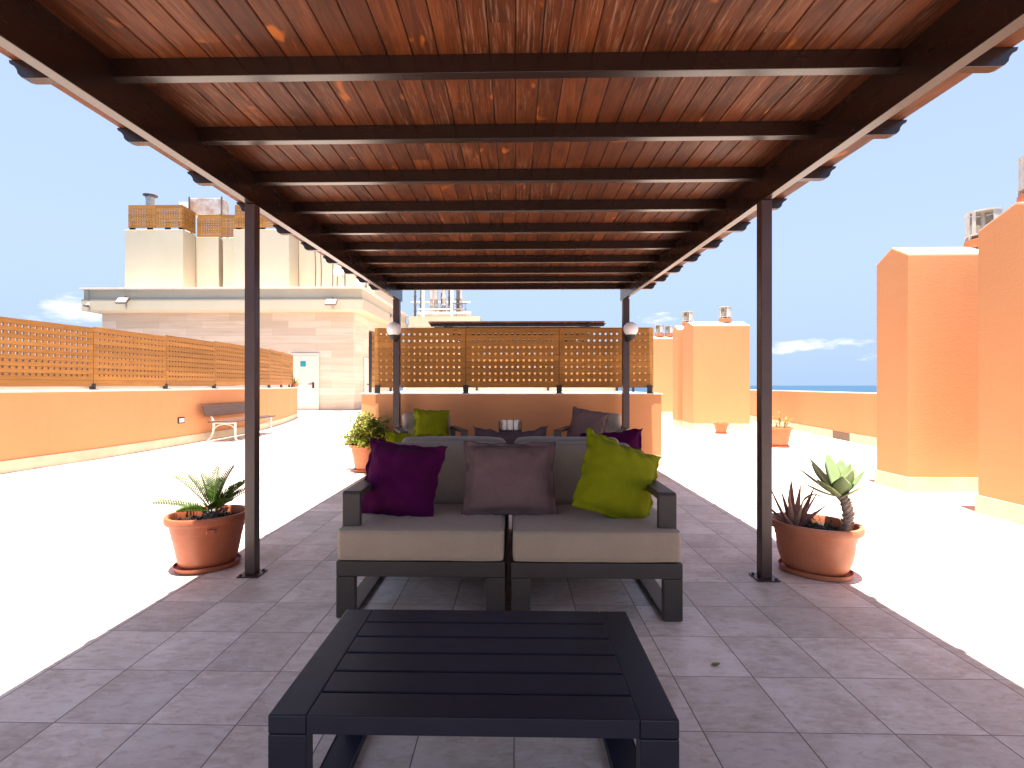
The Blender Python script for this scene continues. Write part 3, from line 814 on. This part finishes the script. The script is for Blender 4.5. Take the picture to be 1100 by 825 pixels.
for i, (az, el, L) in enumerate(((175, 48, .26), (200, 35, .20), (150, 62, .27), (110, 70, .22), (70, 76, .29), (45, 60, .27), (20, 52, .28), (-10, 44, .22), (-60, 50, .2), (-100, 56, .24), (-140, 42, .2), (230, 62, .24), (-30, 66, .26), (120, 84, .26), (10, 34, .16), (165, 30, .22))):
    fleshy(al, ab + Vector((math.cos(R(az + A0)) * .015, math.sin(R(az + A0)) * .015, 0)), az + A0, el, L * 1.2, .021, .009, rnd.uniform(-6, 16), wpeak=.12, wb=.75, chan=.5)
al.build('aloe_rosette', ALOE, r, smooth='all')
sp = MB()
for i in range(7):
    q = Vector(loc_(1.96 + rnd.uniform(-.03, .05), 3.30 + rnd.uniform(-.04, .04), .25)); h = rnd.uniform(.05, .12)
    e = q + Vector((rnd.uniform(-.03, .03), rnd.uniform(-.03, .03), h)); sp.tube([q, q.lerp(e, .5) + Vector((.006, 0, 0)), e], .0014, 4)
    for k in range(9):
        c_ = q.lerp(e, rnd.uniform(.3, 1)); d = Vector((rnd.uniform(-1, 1), rnd.uniform(-1, 1), rnd.uniform(-.2, .8))).normalized()
        blade(sp, c_, d, d.cross(Vector((0, 0, 1))).normalized(), rnd.uniform(.012, .022), .004)
sp.build('weed_sprig', CYC, r)

BUSH = mat_leaf('bush_leaf', [(0., (.06, .09, .010)), (.4, (.17, .20, .018)), (.75, (.36, .34, .03)), (1., (.50, .42, .07))], .4, .3)
r = thing('potted_bush', 'round leafy yellow-green bush in a terracotta pot, left of the armchairs', 'potted plant', (-2.06, 7.10, 0), 0)
oval_pot(r, .52, .52, .38, POT3)
br = MB(); lf = MB(); b_ = random.Random(11)
for i in range(95):
    a = b_.uniform(0, 6.28); el = b_.uniform(.12, 1.5); Rr = b_.uniform(.25, .44)
    tip = Vector((math.cos(a) * math.cos(el) * Rr * 1.02, math.sin(a) * math.cos(el) * Rr, .36 + math.sin(el) * Rr * 1.12 + b_.uniform(-.06, .02)))
    base = Vector((b_.uniform(-.07, .07), b_.uniform(-.07, .07), .28)); mid = base.lerp(tip, .5) + Vector((0, 0, .04))
    br.tube([base, mid, tip], [.006, .004, .002], 5)
    for k in range(46):
        t = b_.uniform(.35, 1.05); c_ = base.lerp(mid, min(1, t * 2)) if t < .5 else mid.lerp(tip, (t - .5) * 2)
        c_ = c_ + Vector((b_.gauss(0, .028), b_.gauss(0, .028), b_.gauss(0, .024)))
        d = Vector((b_.uniform(-1, 1), b_.uniform(-1, 1), b_.uniform(-.3, 1))).normalized(); s = d.cross(Vector((b_.uniform(-1, 1), b_.uniform(-1, 1), 1))).normalized()
        blade(lf, c_, d, s, b_.uniform(.03, .05), b_.uniform(.011, .018), .1)
br.build('stems', AGTR, r); lf.build('foliage', BUSH, r)

SPARSE = mat_leaf('sparse_leaf', [(0., (.12, .17, .03)), (.5, (.35, .30, .06)), (1., (.45, .34, .22))], .5, .3)
r = thing('potted_plant', 'orange pot with a few sparse stems, behind the right front post', 'potted plant', (5.16, 10.05, 0), 0)
oval_pot(r, .50, .50, .385, POT3)
s_ = MB(); b_ = random.Random(5)
for x, y, h, lean in ((-.12, .02, .30, -.03), (.02, 0, .36, .02), (.11, .03, .22, .12), (-.05, -.08, .18, -.04), (.06, -.06, .20, .05)):
    q = Vector((x, y, .31)); e = q + Vector((lean, 0, h)); s_.tube([q, q.lerp(e, .5) + Vector((.01, 0, 0)), e], [.008, .006, .004], 5)
    for k in range(7):
        c_ = q.lerp(e, b_.uniform(.35, 1)); a = b_.uniform(0, 6.28); d = Vector((math.cos(a) * .5, math.sin(a) * .5, b_.uniform(.3, 1))).normalized()
        blade(s_, c_, d, Vector((-math.sin(a), math.cos(a), 0)), b_.uniform(.07, .15), .014, .1)
s_.build('stems', SPARSE, r)
r = thing('potted_plant', 'small orange pot with a low withered plant, before the gabled stacks', 'potted plant', (5.14, 12.75, 0), 0)
oval_pot(r, .36, .36, .27, POT3)
s_ = MB()
for k in range(40):
    a = b_.uniform(0, 6.28); d = Vector((math.cos(a) * .7, math.sin(a) * .7, b_.uniform(.2, 1))).normalized()
    blade(s_, Vector((-.07 + b_.uniform(-.06, .06), b_.uniform(-.06, .06), .21)), d, Vector((-math.sin(a), math.cos(a), 0)), b_.uniform(.08, .16), .010, .25)
s_.build('foliage', DRY, r)
r = thing('potted_plant', 'yellow-green spiky plant on the far end of the curved wall, by the pale door', 'potted plant', (-8.0, 18.35, 1.129), 0)
oval_pot(r, .24, .24, .14, POT3, saucer=False)
s_ = MB()
for k in range(26):
    a = b_.uniform(0, 6.28); el = b_.uniform(15, 80); fleshy(s_, (0, 0, .10), math.degrees(a), el, b_.uniform(.26, .46), .018, .004, -35, n=8)
s_.build('leaf_rosette', mat_leaf('yucca_leaf', [(0., (.16, .20, .02)), (1., (.36, .33, .05))]), r, smooth='all')

LEAFG = mat_leaf('fallen_leaf', [(0., (.16, .17, .03)), (1., (.20, .18, .04))])
for (x, y, a, L, lab) in ((.842, 2.183, .4, .045, 'small yellowish leaf fallen on the shaded tiles right of the coffee table'),):
    m = MB(); blade(m, Vector((0, 0, .006)), Vector((1, 0, .08)).normalized(), Vector((0, 1, 0)), L, .013, 0.05); o = m.build('fallen_leaf', LEAFG); o.location = (x, y, 0); o.rotation_euler = (0, 0, a)
    tag(o, lab, 'leaf')

# ------------------------------------------------------------------ bench and step light at the curved wall
b = thing('bench', 'bench with brown planks and white cast legs along the curved orange wall', 'bench', (-6.28, 11.65, 0), R(2.0))
Lh = 1.08
MB().box(-.23, -.06, -Lh, Lh, .415, .445).box(-.05, .12, -Lh, Lh, .417, .447).box(.13, .27, -Lh, Lh, .412, .442).build('seat', BENCHW, b, bevel=.006)
M = Matrix.Translation((-.29, 0, .655)) @ Matrix.Rotation(R(-14), 4, 'Y')
MB().box(-.016, .016, -Lh - .04, Lh + .04, -.115, .115, M).build('backrest', BENCHW, b, bevel=.006)
for y in (-.86, .86):
    m = MB()
    def bar(pts, w, rr):
        m.tube([(p[0], y, p[1]) for p in pts], rr, 8)
    bar([(-.34, .0), (-.30, .05), (-.245, .17), (-.22, .29), (-.22, .40)], .04, [.026, .022, .022, .024, .026])
    bar([(.27, .0), (.245, .05), (.235, .2), (.235, .40)], .04, [.026, .022, .022, .026])
    bar([(-.23, .395), (.0, .398), (.25, .395)], .03, .020)
    bar([(-.21, .28), (-.12, .345), (.01, .37), (.14, .345), (.225, .28)], .03, .013)
    bar([(-.22, .40), (-.265, .50), (-.30, .62), (-.335, .745)], .03, [.026, .022, .018, .014])
    m.build('leg', WHITEM, b, smooth=True)
r = thing('step_light', 'small white step light set low in the curved orange wall, left of the bench', 'lamp', (-6.695, 10.05, .50), 0)
MB().box(-.006, .012, -.10, .10, -.062, .062).build('frame', BLACK, r, bevel=.004)
MB().box(.0122, .016, -.08, .08, -.044, .044).build('lens', LENS, r)

# ------------------------------------------------------------------ gabled vent stacks on the right
def cowl(root, x, y, z, s=1.0):
    M = Matrix.Translation((x, y, z)) @ Matrix.Scale(s, 4)
    c = MB(); c.lathe([(.17, -.05), (.17, .045), (.15, .06), (0, .06)], 28, M=M); o = c.build('cowl_base', POT3, root, smooth=True, world=True)
    d = MB()
    n = 30
    for (r0, r1, a0, a1, z0, z1) in ((.150, .158, 262, 540, .105, .37), (.150, .158, 190, 204, .105, .37), (.020, .026, 0, 360, .1, .37)):
        k = max(2, int((a1 - a0) / 9)); vs = []; fs = []
        for i in range(k + 1):
            a = R(a0 + (a1 - a0) * i / k)
            for rr in (r0, r1):
                for zz in (z0, z1): vs.append((rr * math.cos(a), rr * math.sin(a), zz))
        for i in range(k):
            q = 4 * i
            fs += [(q, q + 4, q + 5, q + 1), (q + 2, q + 3, q + 7, q + 6), (q + 1, q + 5, q + 7, q + 3), (q, q + 2, q + 6, q + 4)]
        fs += [(0, 1, 3, 2), (4 * k, 4 * k + 2, 4 * k + 3, 4 * k + 1)]
        d.add(vs, fs, M)
    d.lathe([(.14, .362), (.165, .362), (.165, .378), (.14, .378), (.14, .362)], 28, M=M, cap=False); d.lathe([(.12, .093), (.168, .093), (.168, .106), (0, .106)], 28, M=M, cap=False); d.lathe([(0, .366), (.118, .366), (.118, .371), (0, .371)], 28, M=M)  # inner top disc is added to dim the inside of the cowl
    for k in range(8):
        a = k * math.pi / 4; d.box(.14, .16, -.01, .01, .05, .094, M @ Matrix.Rotation(a, 4, 'Z'))
    d.build('vent_cowl', STEEL, root, world=True, fix=True)
def stack(label, x0, x1, y0, y1, ze, zr, cowls):
    root = thing('vent_stack', label, 'vent stack', ((x0 + x1) / 2, (y0 + y1) / 2, 0), group='orange gabled vent stacks')
    ym = (y0 + y1) / 2
    MB().prism([(y0, 0), (y1, 0), (y1, ze), (ym, zr), (y0, ze)], x0, x1, 'x').build('body', ORANGE, root, world=True, fix=True, bevel=.008)
    e = .014
    sk = MB(); sk.prism([(x0 - e, y0 - e), (x1 + e, y0 - e), (x1 + e, y0 - .001), (x0 - .001, y0 - .001), (x0 - .001, y1 + e), (x0 - e, y1 + e)], 0, .17, 'z'); sk.build('skirting', SKIRT, root, world=True, fix=True)
    sk = MB(); dz = (zr - ze) / (ym - y0)
    for s in (-1, 1):
        yo = ym + s * (ym - y0 - .004)
        sk.prism([(ym, zr + .002), (yo, ze + .004 * dz + .002), (yo, ze + .004 * dz + .010), (ym, zr + .010)], x0 + .004, x1 - .004, 'x')
    sk.build('sunlit_roof_slope', COPING, root, world=True, fix=True)  # pale sheets over the orange slopes paint in the sunlight on them
    for (cx_, s) in cowls: cowl(root, cx_, ym, zr + .04 * s, s)
stack('gabled orange stack just behind the one cut by the right frame edge', 4.415, 6.15, 5.785, 6.285, 2.665, 2.805, ((5.47, 1.0),))
stack('nearest gabled orange stack, cut by the right frame edge', 4.358, 6.15, 4.14, 4.865, 2.645, 2.785, ((4.60, 1.0),))
stack('far gabled orange stack with one cowl and a small pot before it', 4.80, 6.315, 13.75, 14.62, 2.80, 2.95, ((5.83, 1.0),))
stack('narrow-looking gabled orange stack half hidden behind the one with a pot', 4.772, 6.2, 14.98, 15.45, 2.83, 2.97, ((5.15, 1.0),))
stack('farthest gabled orange stack with two cowls, next to the perforated screen', 5.34, 6.9, 19.95, 20.6, 3.02, 3.14, ((5.74, 1.1), (6.13, 1.0)))

# ------------------------------------------------------------------ cream building with stone front
bl = thing('cream_building', 'large cream building with stone-clad ground storey and a deep fascia', 'building', (-13, 24.2, 0))
MB().box(-20.0, -7.73, 24.2, 33.2, 0, 4.72).build('stone_wall', STONE, bl, world=True)
MB().box(-20.34, -7.04, 23.4, 33.2, 4.705, 5.24).build('fascia', CREAM, bl, world=True, bevel=.02)
MB().box(-20.27, -7.11, 23.47, 33.1, 5.2405, 5.70).build('fascia', CREAM, bl, world=True)
MB().box(-20.40, -6.98, 23.34, 33.3, 5.7005, 5.79).build('coping', COPING, bl, world=True)
def blk_(x0, x1, y0, y1, z0, z1): MB().box(x0, x1, y0, y1, z0, z1).build('upper_wall', CREAM, bl, world=True, bevel=.02)
blk_(-19.52, -16.56, 25.0, 27.6, 5.79, 8.99)
blk_(-14.02, -11.22, 25.0, 27.6, 5.79, 8.97)
blk_(-16.55, -15.35, 26.0, 27.6, 5.79, 8.90)
blk_(-15.12, -14.03, 26.0, 27.6, 5.79, 8.86)
blk_(-15.6, -14.9, 26.35, 27.6, 5.79, 8.84)
blk_(-11.21, -7.25, 26.1, 27.6, 5.79, 8.95)
blk_(-19.4, -7.35, 27.605, 32.2, 5.79, 8.9)
MB().box(-6.86, -2.3, 33.0, 38.0, 0, 5.0).box(-6.9, -2.26, 32.9, 38.0, 5.003, 5.69).build('rear_wing', CREAM, bl, world=True)
MB().box(-7.0, -6.95, 33.21, 33.3, 5.2, 5.5).build('rear_trim', CREAM, bl, world=True)
d = MB().box(-10.66, -9.49, 24.14, 24.197, .005, 2.64).build('door', DOORM, bl, world=True, bevel=.008)
h = MB(); h.box(-9.70, -9.62, 24.10, 24.138, 1.06, 1.34); h.tube([(-9.66, 24.09, 1.27), (-9.66, 24.05, 1.27), (-9.88, 24.05, 1.26)], .022, 8); h.build('handle', BLACK, d, world=True)
MB().box(-10.28, -10.02, 24.125, 24.1385, 2.10, 2.36).build('door_sign', TEAL, d, world=True)
fr_ = MB(); fr_.box(-10.76, -10.67, 24.12, 24.197, 0, 2.74); fr_.box(-9.48, -9.39, 24.12, 24.197, 0, 2.74); fr_.box(-10.669, -9.481, 24.12, 24.197, 2.65, 2.74); fr_.build('door_frame', DOORM, bl, world=True)
d2 = MB().box(-7.727, -7.67, 25.75, 27.3, .005, 2.64).build('door', DOORM, bl, world=True, bevel=.008)
h = MB(); h.tube([(-7.66, 26.15, 1.25), (-7.61, 26.15, 1.25), (-7.61, 26.4, 1.24)], .022, 8); h.build('handle', BLACK, d2, world=True)
cb = MB()
for x, z0, z1 in ((-10.35, 5.8, 8.9), (-10.05, 5.8, 8.6), (-9.45, 5.8, 8.9), (-9.2, 6.3, 8.9)):
    cb.tube([(x, 26.07, z0), (x + .04, 26.06, (z0 + z1) / 2), (x - .03, 26.07, z1)], .018, 6)
cb.build('cable_run', PIPED, bl, world=True)

rf = thing('rooftop_screen', 'perforated golden wooden screens round the top of the cream building', 'fence', (-15.5, 25, 8.95))
def rp(x0, y0, x1, y1, z0, z1, nx):
    W = math.hypot(x1 - x0, y1 - y0); o = panel(W, z1 - z0, .04, nx, 7, .05, .125, .125, .25).build('fence_panel', FENCE, rf)
    o.location = (x0 + 15.5, y0 - 25, z0 - 8.95); o.rotation_euler = (0, 0, math.atan2(y1 - y0, x1 - x0))
rp(-19.34, 25.03, -17.95, 25.03, 9.09, 10.22, 9); rp(-17.94, 25.03, -16.60, 25.03, 9.09, 10.22, 9)
rp(-16.59, 25.05, -16.59, 26.02, 9.05, 10.19, 6)
rp(-16.46, 26.04, -15.2, 26.04, 8.91, 10.05, 8); rp(-15.19, 26.04, -14.03, 26.04, 8.91, 10.05, 7)
rp(-13.95, 25.03, -12.55, 25.03, 9.06, 10.2, 9); rp(-12.54, 25.03, -11.25, 25.03, 9.06, 10.2, 8)
bk = MB()
for x in (-19.2, -18.3, -17.4, -16.7, -13.8, -12.6, -11.5): bk.box(x - .12, x + .12, 25.06, 25.16, 8.992, 9.4)
bk.build('fence_bracket', BLACK, rf, world=True)

t = thing('roof_tank', 'rust-stained white metal tank on the cream building roof', 'tank', (-16.5, 26.9, 8.99))
MB().box(-17.25, -15.55, 26.6, 27.3, 10.28, 11.14).build('tank_body', RUST, t, world=True, bevel=.02)
l = MB()
for x in (-17.2, -15.6):
    for y in (26.65, 27.25): l.box(x - .04, x + .04, y - .04, y + .04, 8.99, 10.278)
l.box(-17.3, -17.24, 26.55, 26.6, 10.2, 11.2); l.box(-15.56, -15.5, 26.55, 26.6, 10.2, 11.2)
l.build('stand', PIPED, t, world=True)
MB().box(-18.0, -17.32, 26.85, 26.9, 8.99, 11.05).build('side_panel', WHITEM, t, world=True)
t = thing('chimney_pipe', 'steel chimney pipe with a flat cap above the wooden roof screen', 'chimney', (-18.65, 25.6, 8.99))
MB().lathe([(.20, 0), (.20, 1.75), (.22, 1.76), (.22, 1.80), (.15, 1.82), (.15, 1.9), (0, 1.9)], 24).build('flue', STEEL, t, smooth=True)
MB().lathe([(0, 1.89), (.33, 1.90), (.33, 1.94), (.18, 2.0), (0, 2.02)], 24).build('cap', PIPED, t, smooth=True)

def dish(x, y, z, r_, label):
    t = thing('satellite_dish', label, 'satellite dish', (x, y, 5.79), R(-25), 'satellite dishes on the cream roof')
    M = Matrix.Translation((0, -.12, z - 5.79)) @ Matrix.Rotation(R(62), 4, 'X')
    pr = [(0, 0)] + [(r_ * k / 8, .16 * r_ * (k / 8) ** 2 * 2) for k in range(1, 9)] + [(r_, .33 * r_)] + [(r_ * k / 8, .16 * r_ * (k / 8) ** 2 * 2 - .012) for k in range(8, 0, -1)] + [(0, -.012)]
    MB().lathe(pr, 32, M=M).build('reflector', WHITEM, t, smooth=True)
    p = MB(); p.tube([(0, 0, 0), (0, 0, z - 5.79)], .03, 8); p.tube([(0, -.05, z - 5.79 - r_ * .8), (0, -.55, z - 5.79 + .02), (0, -.6, z - 5.79 + .1)], .015, 6); p.build('mast', PIPED, t)
dish(-8.32, 24.7, 6.82, .46, 'larger white satellite dish showing beside the pergola rafter tails')
dish(-7.22, 24.5, 6.25, .34, 'smaller white satellite dish low above the fascia corner')

def flood(x, y, z, rz, label, s=1.0):
    t = thing('flood_light', label, 'flood light', (x, y, z), rz, 'flood lights on the cream fascia')
    M = Matrix.Translation((0, -.22, -.05)) @ Matrix.Rotation(R(-38), 4, 'X') @ Matrix.Scale(s, 4)
    MB().box(-.26, .26, -.05, .05, -.17, .17, M).build('housing', PIPED, t, bevel=.01)
    MB().box(-.22, .22, -.056, -.0505, -.13, .13, M).build('lens', LENS, t)
    k = MB(); k.box(-.05, .05, -.03, 0, .0, .20); k.tube([(0, -.02, .1), (0, -.12, .12), (0, -.2, .0)], .022, 6); k.build('bracket', PIPED, t)
flood(-18.2, 23.395, 5.18, 0, 'flood light at the left end of the cream fascia')
flood(-8.45, 23.395, 5.08, 0, 'flood light on the cream fascia near its right corner')
flood(-7.035, 28.6, 5.05, R(90), 'small dark flood light on the side of the fascia by the far left post', .6)
t = thing('security_camera', 'small security camera hanging at the left tip of the cream fascia', 'camera', (-19.95, 23.395, 5.0))
MB().box(-.05, .05, -.05, 0, -.1, .1).tube([(0, -.05, 0), (0, -.16, -.05)], .03, 8).build('mount', WHITEM, t)
MB().tube([(-.10, -.14, -.06), (.14, -.24, -.12)], .065, 12).build('camera_body', PIPED, t, smooth=True)
MB().tube([(0, -.012, .1), (0, -.012, .68)], .012, 6).build('conduit', PIPED, t)

# pipework on the rear wing
t = thing('pipework', 'cluster of pale and brown pipes on the roof behind the left lamp post', 'pipework', (-5.2, 34.5, 5.69))
PX = lambda p: (p - 553) * .0640 - .0
for p, w, y, mt, z0, z1 in ((447, .07, 34.4, PIPED, 6.1, 8.2), (453.5, .12, 34.7, PIPED, 6.1, 8.0), (464, .10, 34.6, PIPEG, 6.2, 8.4), (468, .14, 34.9, PIPEG, 5.7, 8.3), (478, .13, 34.4, PIPEG, 5.7, 8.1), (483, .07, 34.6, PIPED, 5.7, 8.3), (492, .12, 34.8, PIPED, 5.7, 8.0), (496, .07, 34.6, PIPEG, 5.7, 7.8), (474, .06, 35.0, PIPED, 5.7, 7.6)):
    m = MB(); X = PX(p); m.tube([(X, y, 5.692), (X, y, z1)], w, 12)
    for zz in (6.35, 6.75, 7.2): m.lathe([(w * 1.5, -.04), (w * 1.5, .04)], 12, M=Matrix.Translation((X, y, zz + rnd.uniform(-.1, .1))))
    m.build('riser_pipe', mt, t, world=True)
m = MB(); m.tube([(PX(451), 34.1, 5.98), (PX(507), 34.1, 5.98)], .17, 16); m.tube([(PX(451), 34.1, 6.32), (PX(500), 34.1, 6.32)], .05, 8)
m.tube([(PX(440), 35.2, 6.98), (PX(505), 35.2, 6.98)], .05, 8); m.build('header_pipe', PIPEG, t, world=True, smooth=True)
m = MB()
for p in (458, 488):
    m.box(PX(p) - .09, PX(p) + .09, 33.5, 33.68, 5.692, 8.2)
m.box(PX(440), PX(505), 33.52, 33.66, 7.9, 8.05); m.build('support_frame', WHITEM, t, world=True)
m = MB()
for p in range(490, 505, 3): m.box(PX(p) - .015, PX(p) + .015, 33.3, 33.33, 5.69, 6.6)
m.box(PX(489), PX(504), 33.29, 33.34, 6.56, 6.62); m.box(PX(489), PX(504), 33.29, 33.34, 6.2, 6.24)
for i in range(12):
    X = PX(rnd.uniform(458, 500)); m.tube([(X, 34.2, rnd.uniform(5.8, 6.3)), (X, 34.2, 6.45), (X + .2, 34.3, 6.6)], .03, 6)
m.build('small_valves', PIPED, t, world=True)

# ------------------------------------------------------------------ sky and sun
SUN_TRAVEL = Vector((.024, .112, -1)).normalized()
el = math.asin(-SUN_TRAVEL.z); az = math.atan2(-SUN_TRAVEL.x, -SUN_TRAVEL.y)
wd = bpy.data.worlds.new('World'); scene.world = wd; wd.use_nodes = True
nt = wd.node_tree; bg = nt.nodes['Background']
sky = nt.nodes.new('ShaderNodeTexSky'); sky.sky_type = 'NISHITA'; sky.sun_disc = False
sky.sun_elevation = el; sky.sun_rotation = az; sky.altitude = 30; sky.air_density = 1.0; sky.dust_density = .9; sky.ozone_density = 1.6
tc = nt.nodes.new('ShaderNodeTexCoord')
def wn(t, **k):
    o = nt.nodes.new(t)
    for a, v in k.items(): setattr(o, a, v)
    return o
mp = wn('ShaderNodeMapping'); mp.inputs['Scale'].default_value = (9, 9, 26); nt.links.new(tc.outputs['Generated'], mp.inputs['Vector'])
nz = wn('ShaderNodeTexNoise'); nz.inputs['Scale'].default_value = 1.6; nz.inputs['Detail'].default_value = 8; nz.inputs['Roughness'].default_value = .62
nt.links.new(mp.outputs[0], nz.inputs['Vector'])
acc = None
for (px, py, sxx, syy, amp) in ((70, 332, 15, 34, 1.15), (868, 374, 12, 42, .66), (905, 368, 22, 60, .6), (845, 378, 30, 90, .66), (715, 341, 16, 60, .5), (925, 385, 22, 80, .4)):
    u, v = (px - 553) / 545, (414 - py) / 545
    dv = Vector((u, 1, v)).normalized()
    sb = wn('ShaderNodeVectorMath', operation='SUBTRACT'); nt.links.new(tc.outputs['Generated'], sb.inputs[0]); sb.inputs[1].default_value = dv
    ml = wn('ShaderNodeVectorMath', operation='MULTIPLY'); nt.links.new(sb.outputs[0], ml.inputs[0]); ml.inputs[1].default_value = (sxx, sxx, syy)
    ln = wn('ShaderNodeVectorMath', operation='LENGTH'); nt.links.new(ml.outputs[0], ln.inputs[0])
    mr = wn('ShaderNodeMapRange'); nt.links.new(ln.outputs['Value'], mr.inputs[0])
    mr.inputs[1].default_value = 0; mr.inputs[2].default_value = 1; mr.inputs[3].default_value = amp; mr.inputs[4].default_value = 0
    if acc is None: acc = mr.outputs[0]
    else:
        mx = wn('ShaderNodeMath', operation='MAXIMUM'); nt.links.new(acc, mx.inputs[0]); nt.links.new(mr.outputs[0], mx.inputs[1]); acc = mx.outputs[0]
am = wn('ShaderNodeMath', operation='MULTIPLY_ADD'); nt.links.new(nz.outputs['Fac'], am.inputs[0]); am.inputs[1].default_value = 2.6; am.inputs[2].default_value = -1.45
ap = wn('ShaderNodeMath', operation='ADD'); nt.links.new(am.outputs[0], ap.inputs[0]); nt.links.new(acc, ap.inputs[1])
a2 = wn('ShaderNodeMath', operation='MULTIPLY'); nt.links.new(acc, a2.inputs[0]); a2.inputs[1].default_value = 2.2
ad = wn('ShaderNodeMath', operation='MINIMUM'); nt.links.new(a2.outputs[0], ad.inputs[0]); nt.links.new(ap.outputs[0], ad.inputs[1])
rp_ = wn('ShaderNodeMapRange'); nt.links.new(ad.outputs[0], rp_.inputs[0]); rp_.inputs[1].default_value = .12; rp_.inputs[2].default_value = .75
mxc = wn('ShaderNodeMix', data_type='RGBA'); nt.links.new(rp_.outputs[0], mxc.inputs[0]); 
wb = wn('ShaderNodeMix', data_type='RGBA', blend_type='MULTIPLY'); wb.inputs[0].default_value = 1; nt.links.new(sky.outputs[0], wb.inputs[6]); wb.inputs[7].default_value = (1.25, .98, .82, 1)
sz = wn('ShaderNodeSeparateXYZ'); nt.links.new(tc.outputs['Generated'], sz.inputs[0])
hz = wn('ShaderNodeMapRange'); nt.links.new(sz.outputs[2], hz.inputs[0]); hz.inputs[1].default_value = 0; hz.inputs[2].default_value = .6; hz.inputs[3].default_value = .95; hz.inputs[4].default_value = .45
hm = wn('ShaderNodeMix', data_type='RGBA'); nt.links.new(hz.outputs[0], hm.inputs[0]); nt.links.new(wb.outputs[2], hm.inputs[6]); hm.inputs[7].default_value = (1.13, 1.56, 2.46, 1)
h2 = wn('ShaderNodeMapRange'); nt.links.new(sz.outputs[2], h2.inputs[0]); h2.inputs[1].default_value = 0; h2.inputs[2].default_value = .22; h2.inputs[3].default_value = .75; h2.inputs[4].default_value = 0
h3 = wn('ShaderNodeMix', data_type='RGBA'); nt.links.new(h2.outputs[0], h3.inputs[0]); nt.links.new(hm.outputs[2], h3.inputs[6]); h3.inputs[7].default_value = (1.23, 1.76, 2.42, 1)
nt.links.new(h3.outputs[2], mxc.inputs[6]); mxc.inputs[7].default_value = (3.2, 3.2, 3.3, 1)
nt.links.new(mxc.outputs[2], bg.inputs['Color']); bg.inputs['Strength'].default_value = .08

sl = bpy.data.lights.new('sun', 'SUN'); sl.energy = 4.1; sl.angle = R(.53); sl.color = (1.0, .955, .89)
so = bpy.data.objects.new('sun', sl); col.objects.link(so); so.rotation_euler = SUN_TRAVEL.to_track_quat('-Z', 'Y').to_euler(); so.location = (0, 0, 20)

# ------------------------------------------------------------------ camera
cd = bpy.data.cameras.new('camera'); cam = bpy.data.objects.new('camera', cd); col.objects.link(cam)
cam.location = (0, 0, 1.2); cam.rotation_euler = (R(90), 0, .02)
cd.sensor_fit = 'HORIZONTAL'; cd.sensor_width = 36; cd.lens = 545 / 1100 * 36
cd.shift_x = 7.9 / 1100; cd.shift_y = 1.5 / 1100; cd.clip_start = .05; cd.clip_end = 200000
scene.camera = cam
scene.cycles.max_bounces = 10; scene.cycles.diffuse_bounces = 6; scene.cycles.glossy_bounces = 4
scene.cycles.use_denoising = True
scene.cycles.caustics_reflective = False; scene.cycles.caustics_refractive = False
vs = scene.view_settings; vs.view_transform = 'Standard'; vs.look = 'None'; vs.exposure = 2.34; vs.gamma = 1; vs.use_curve_mapping = False
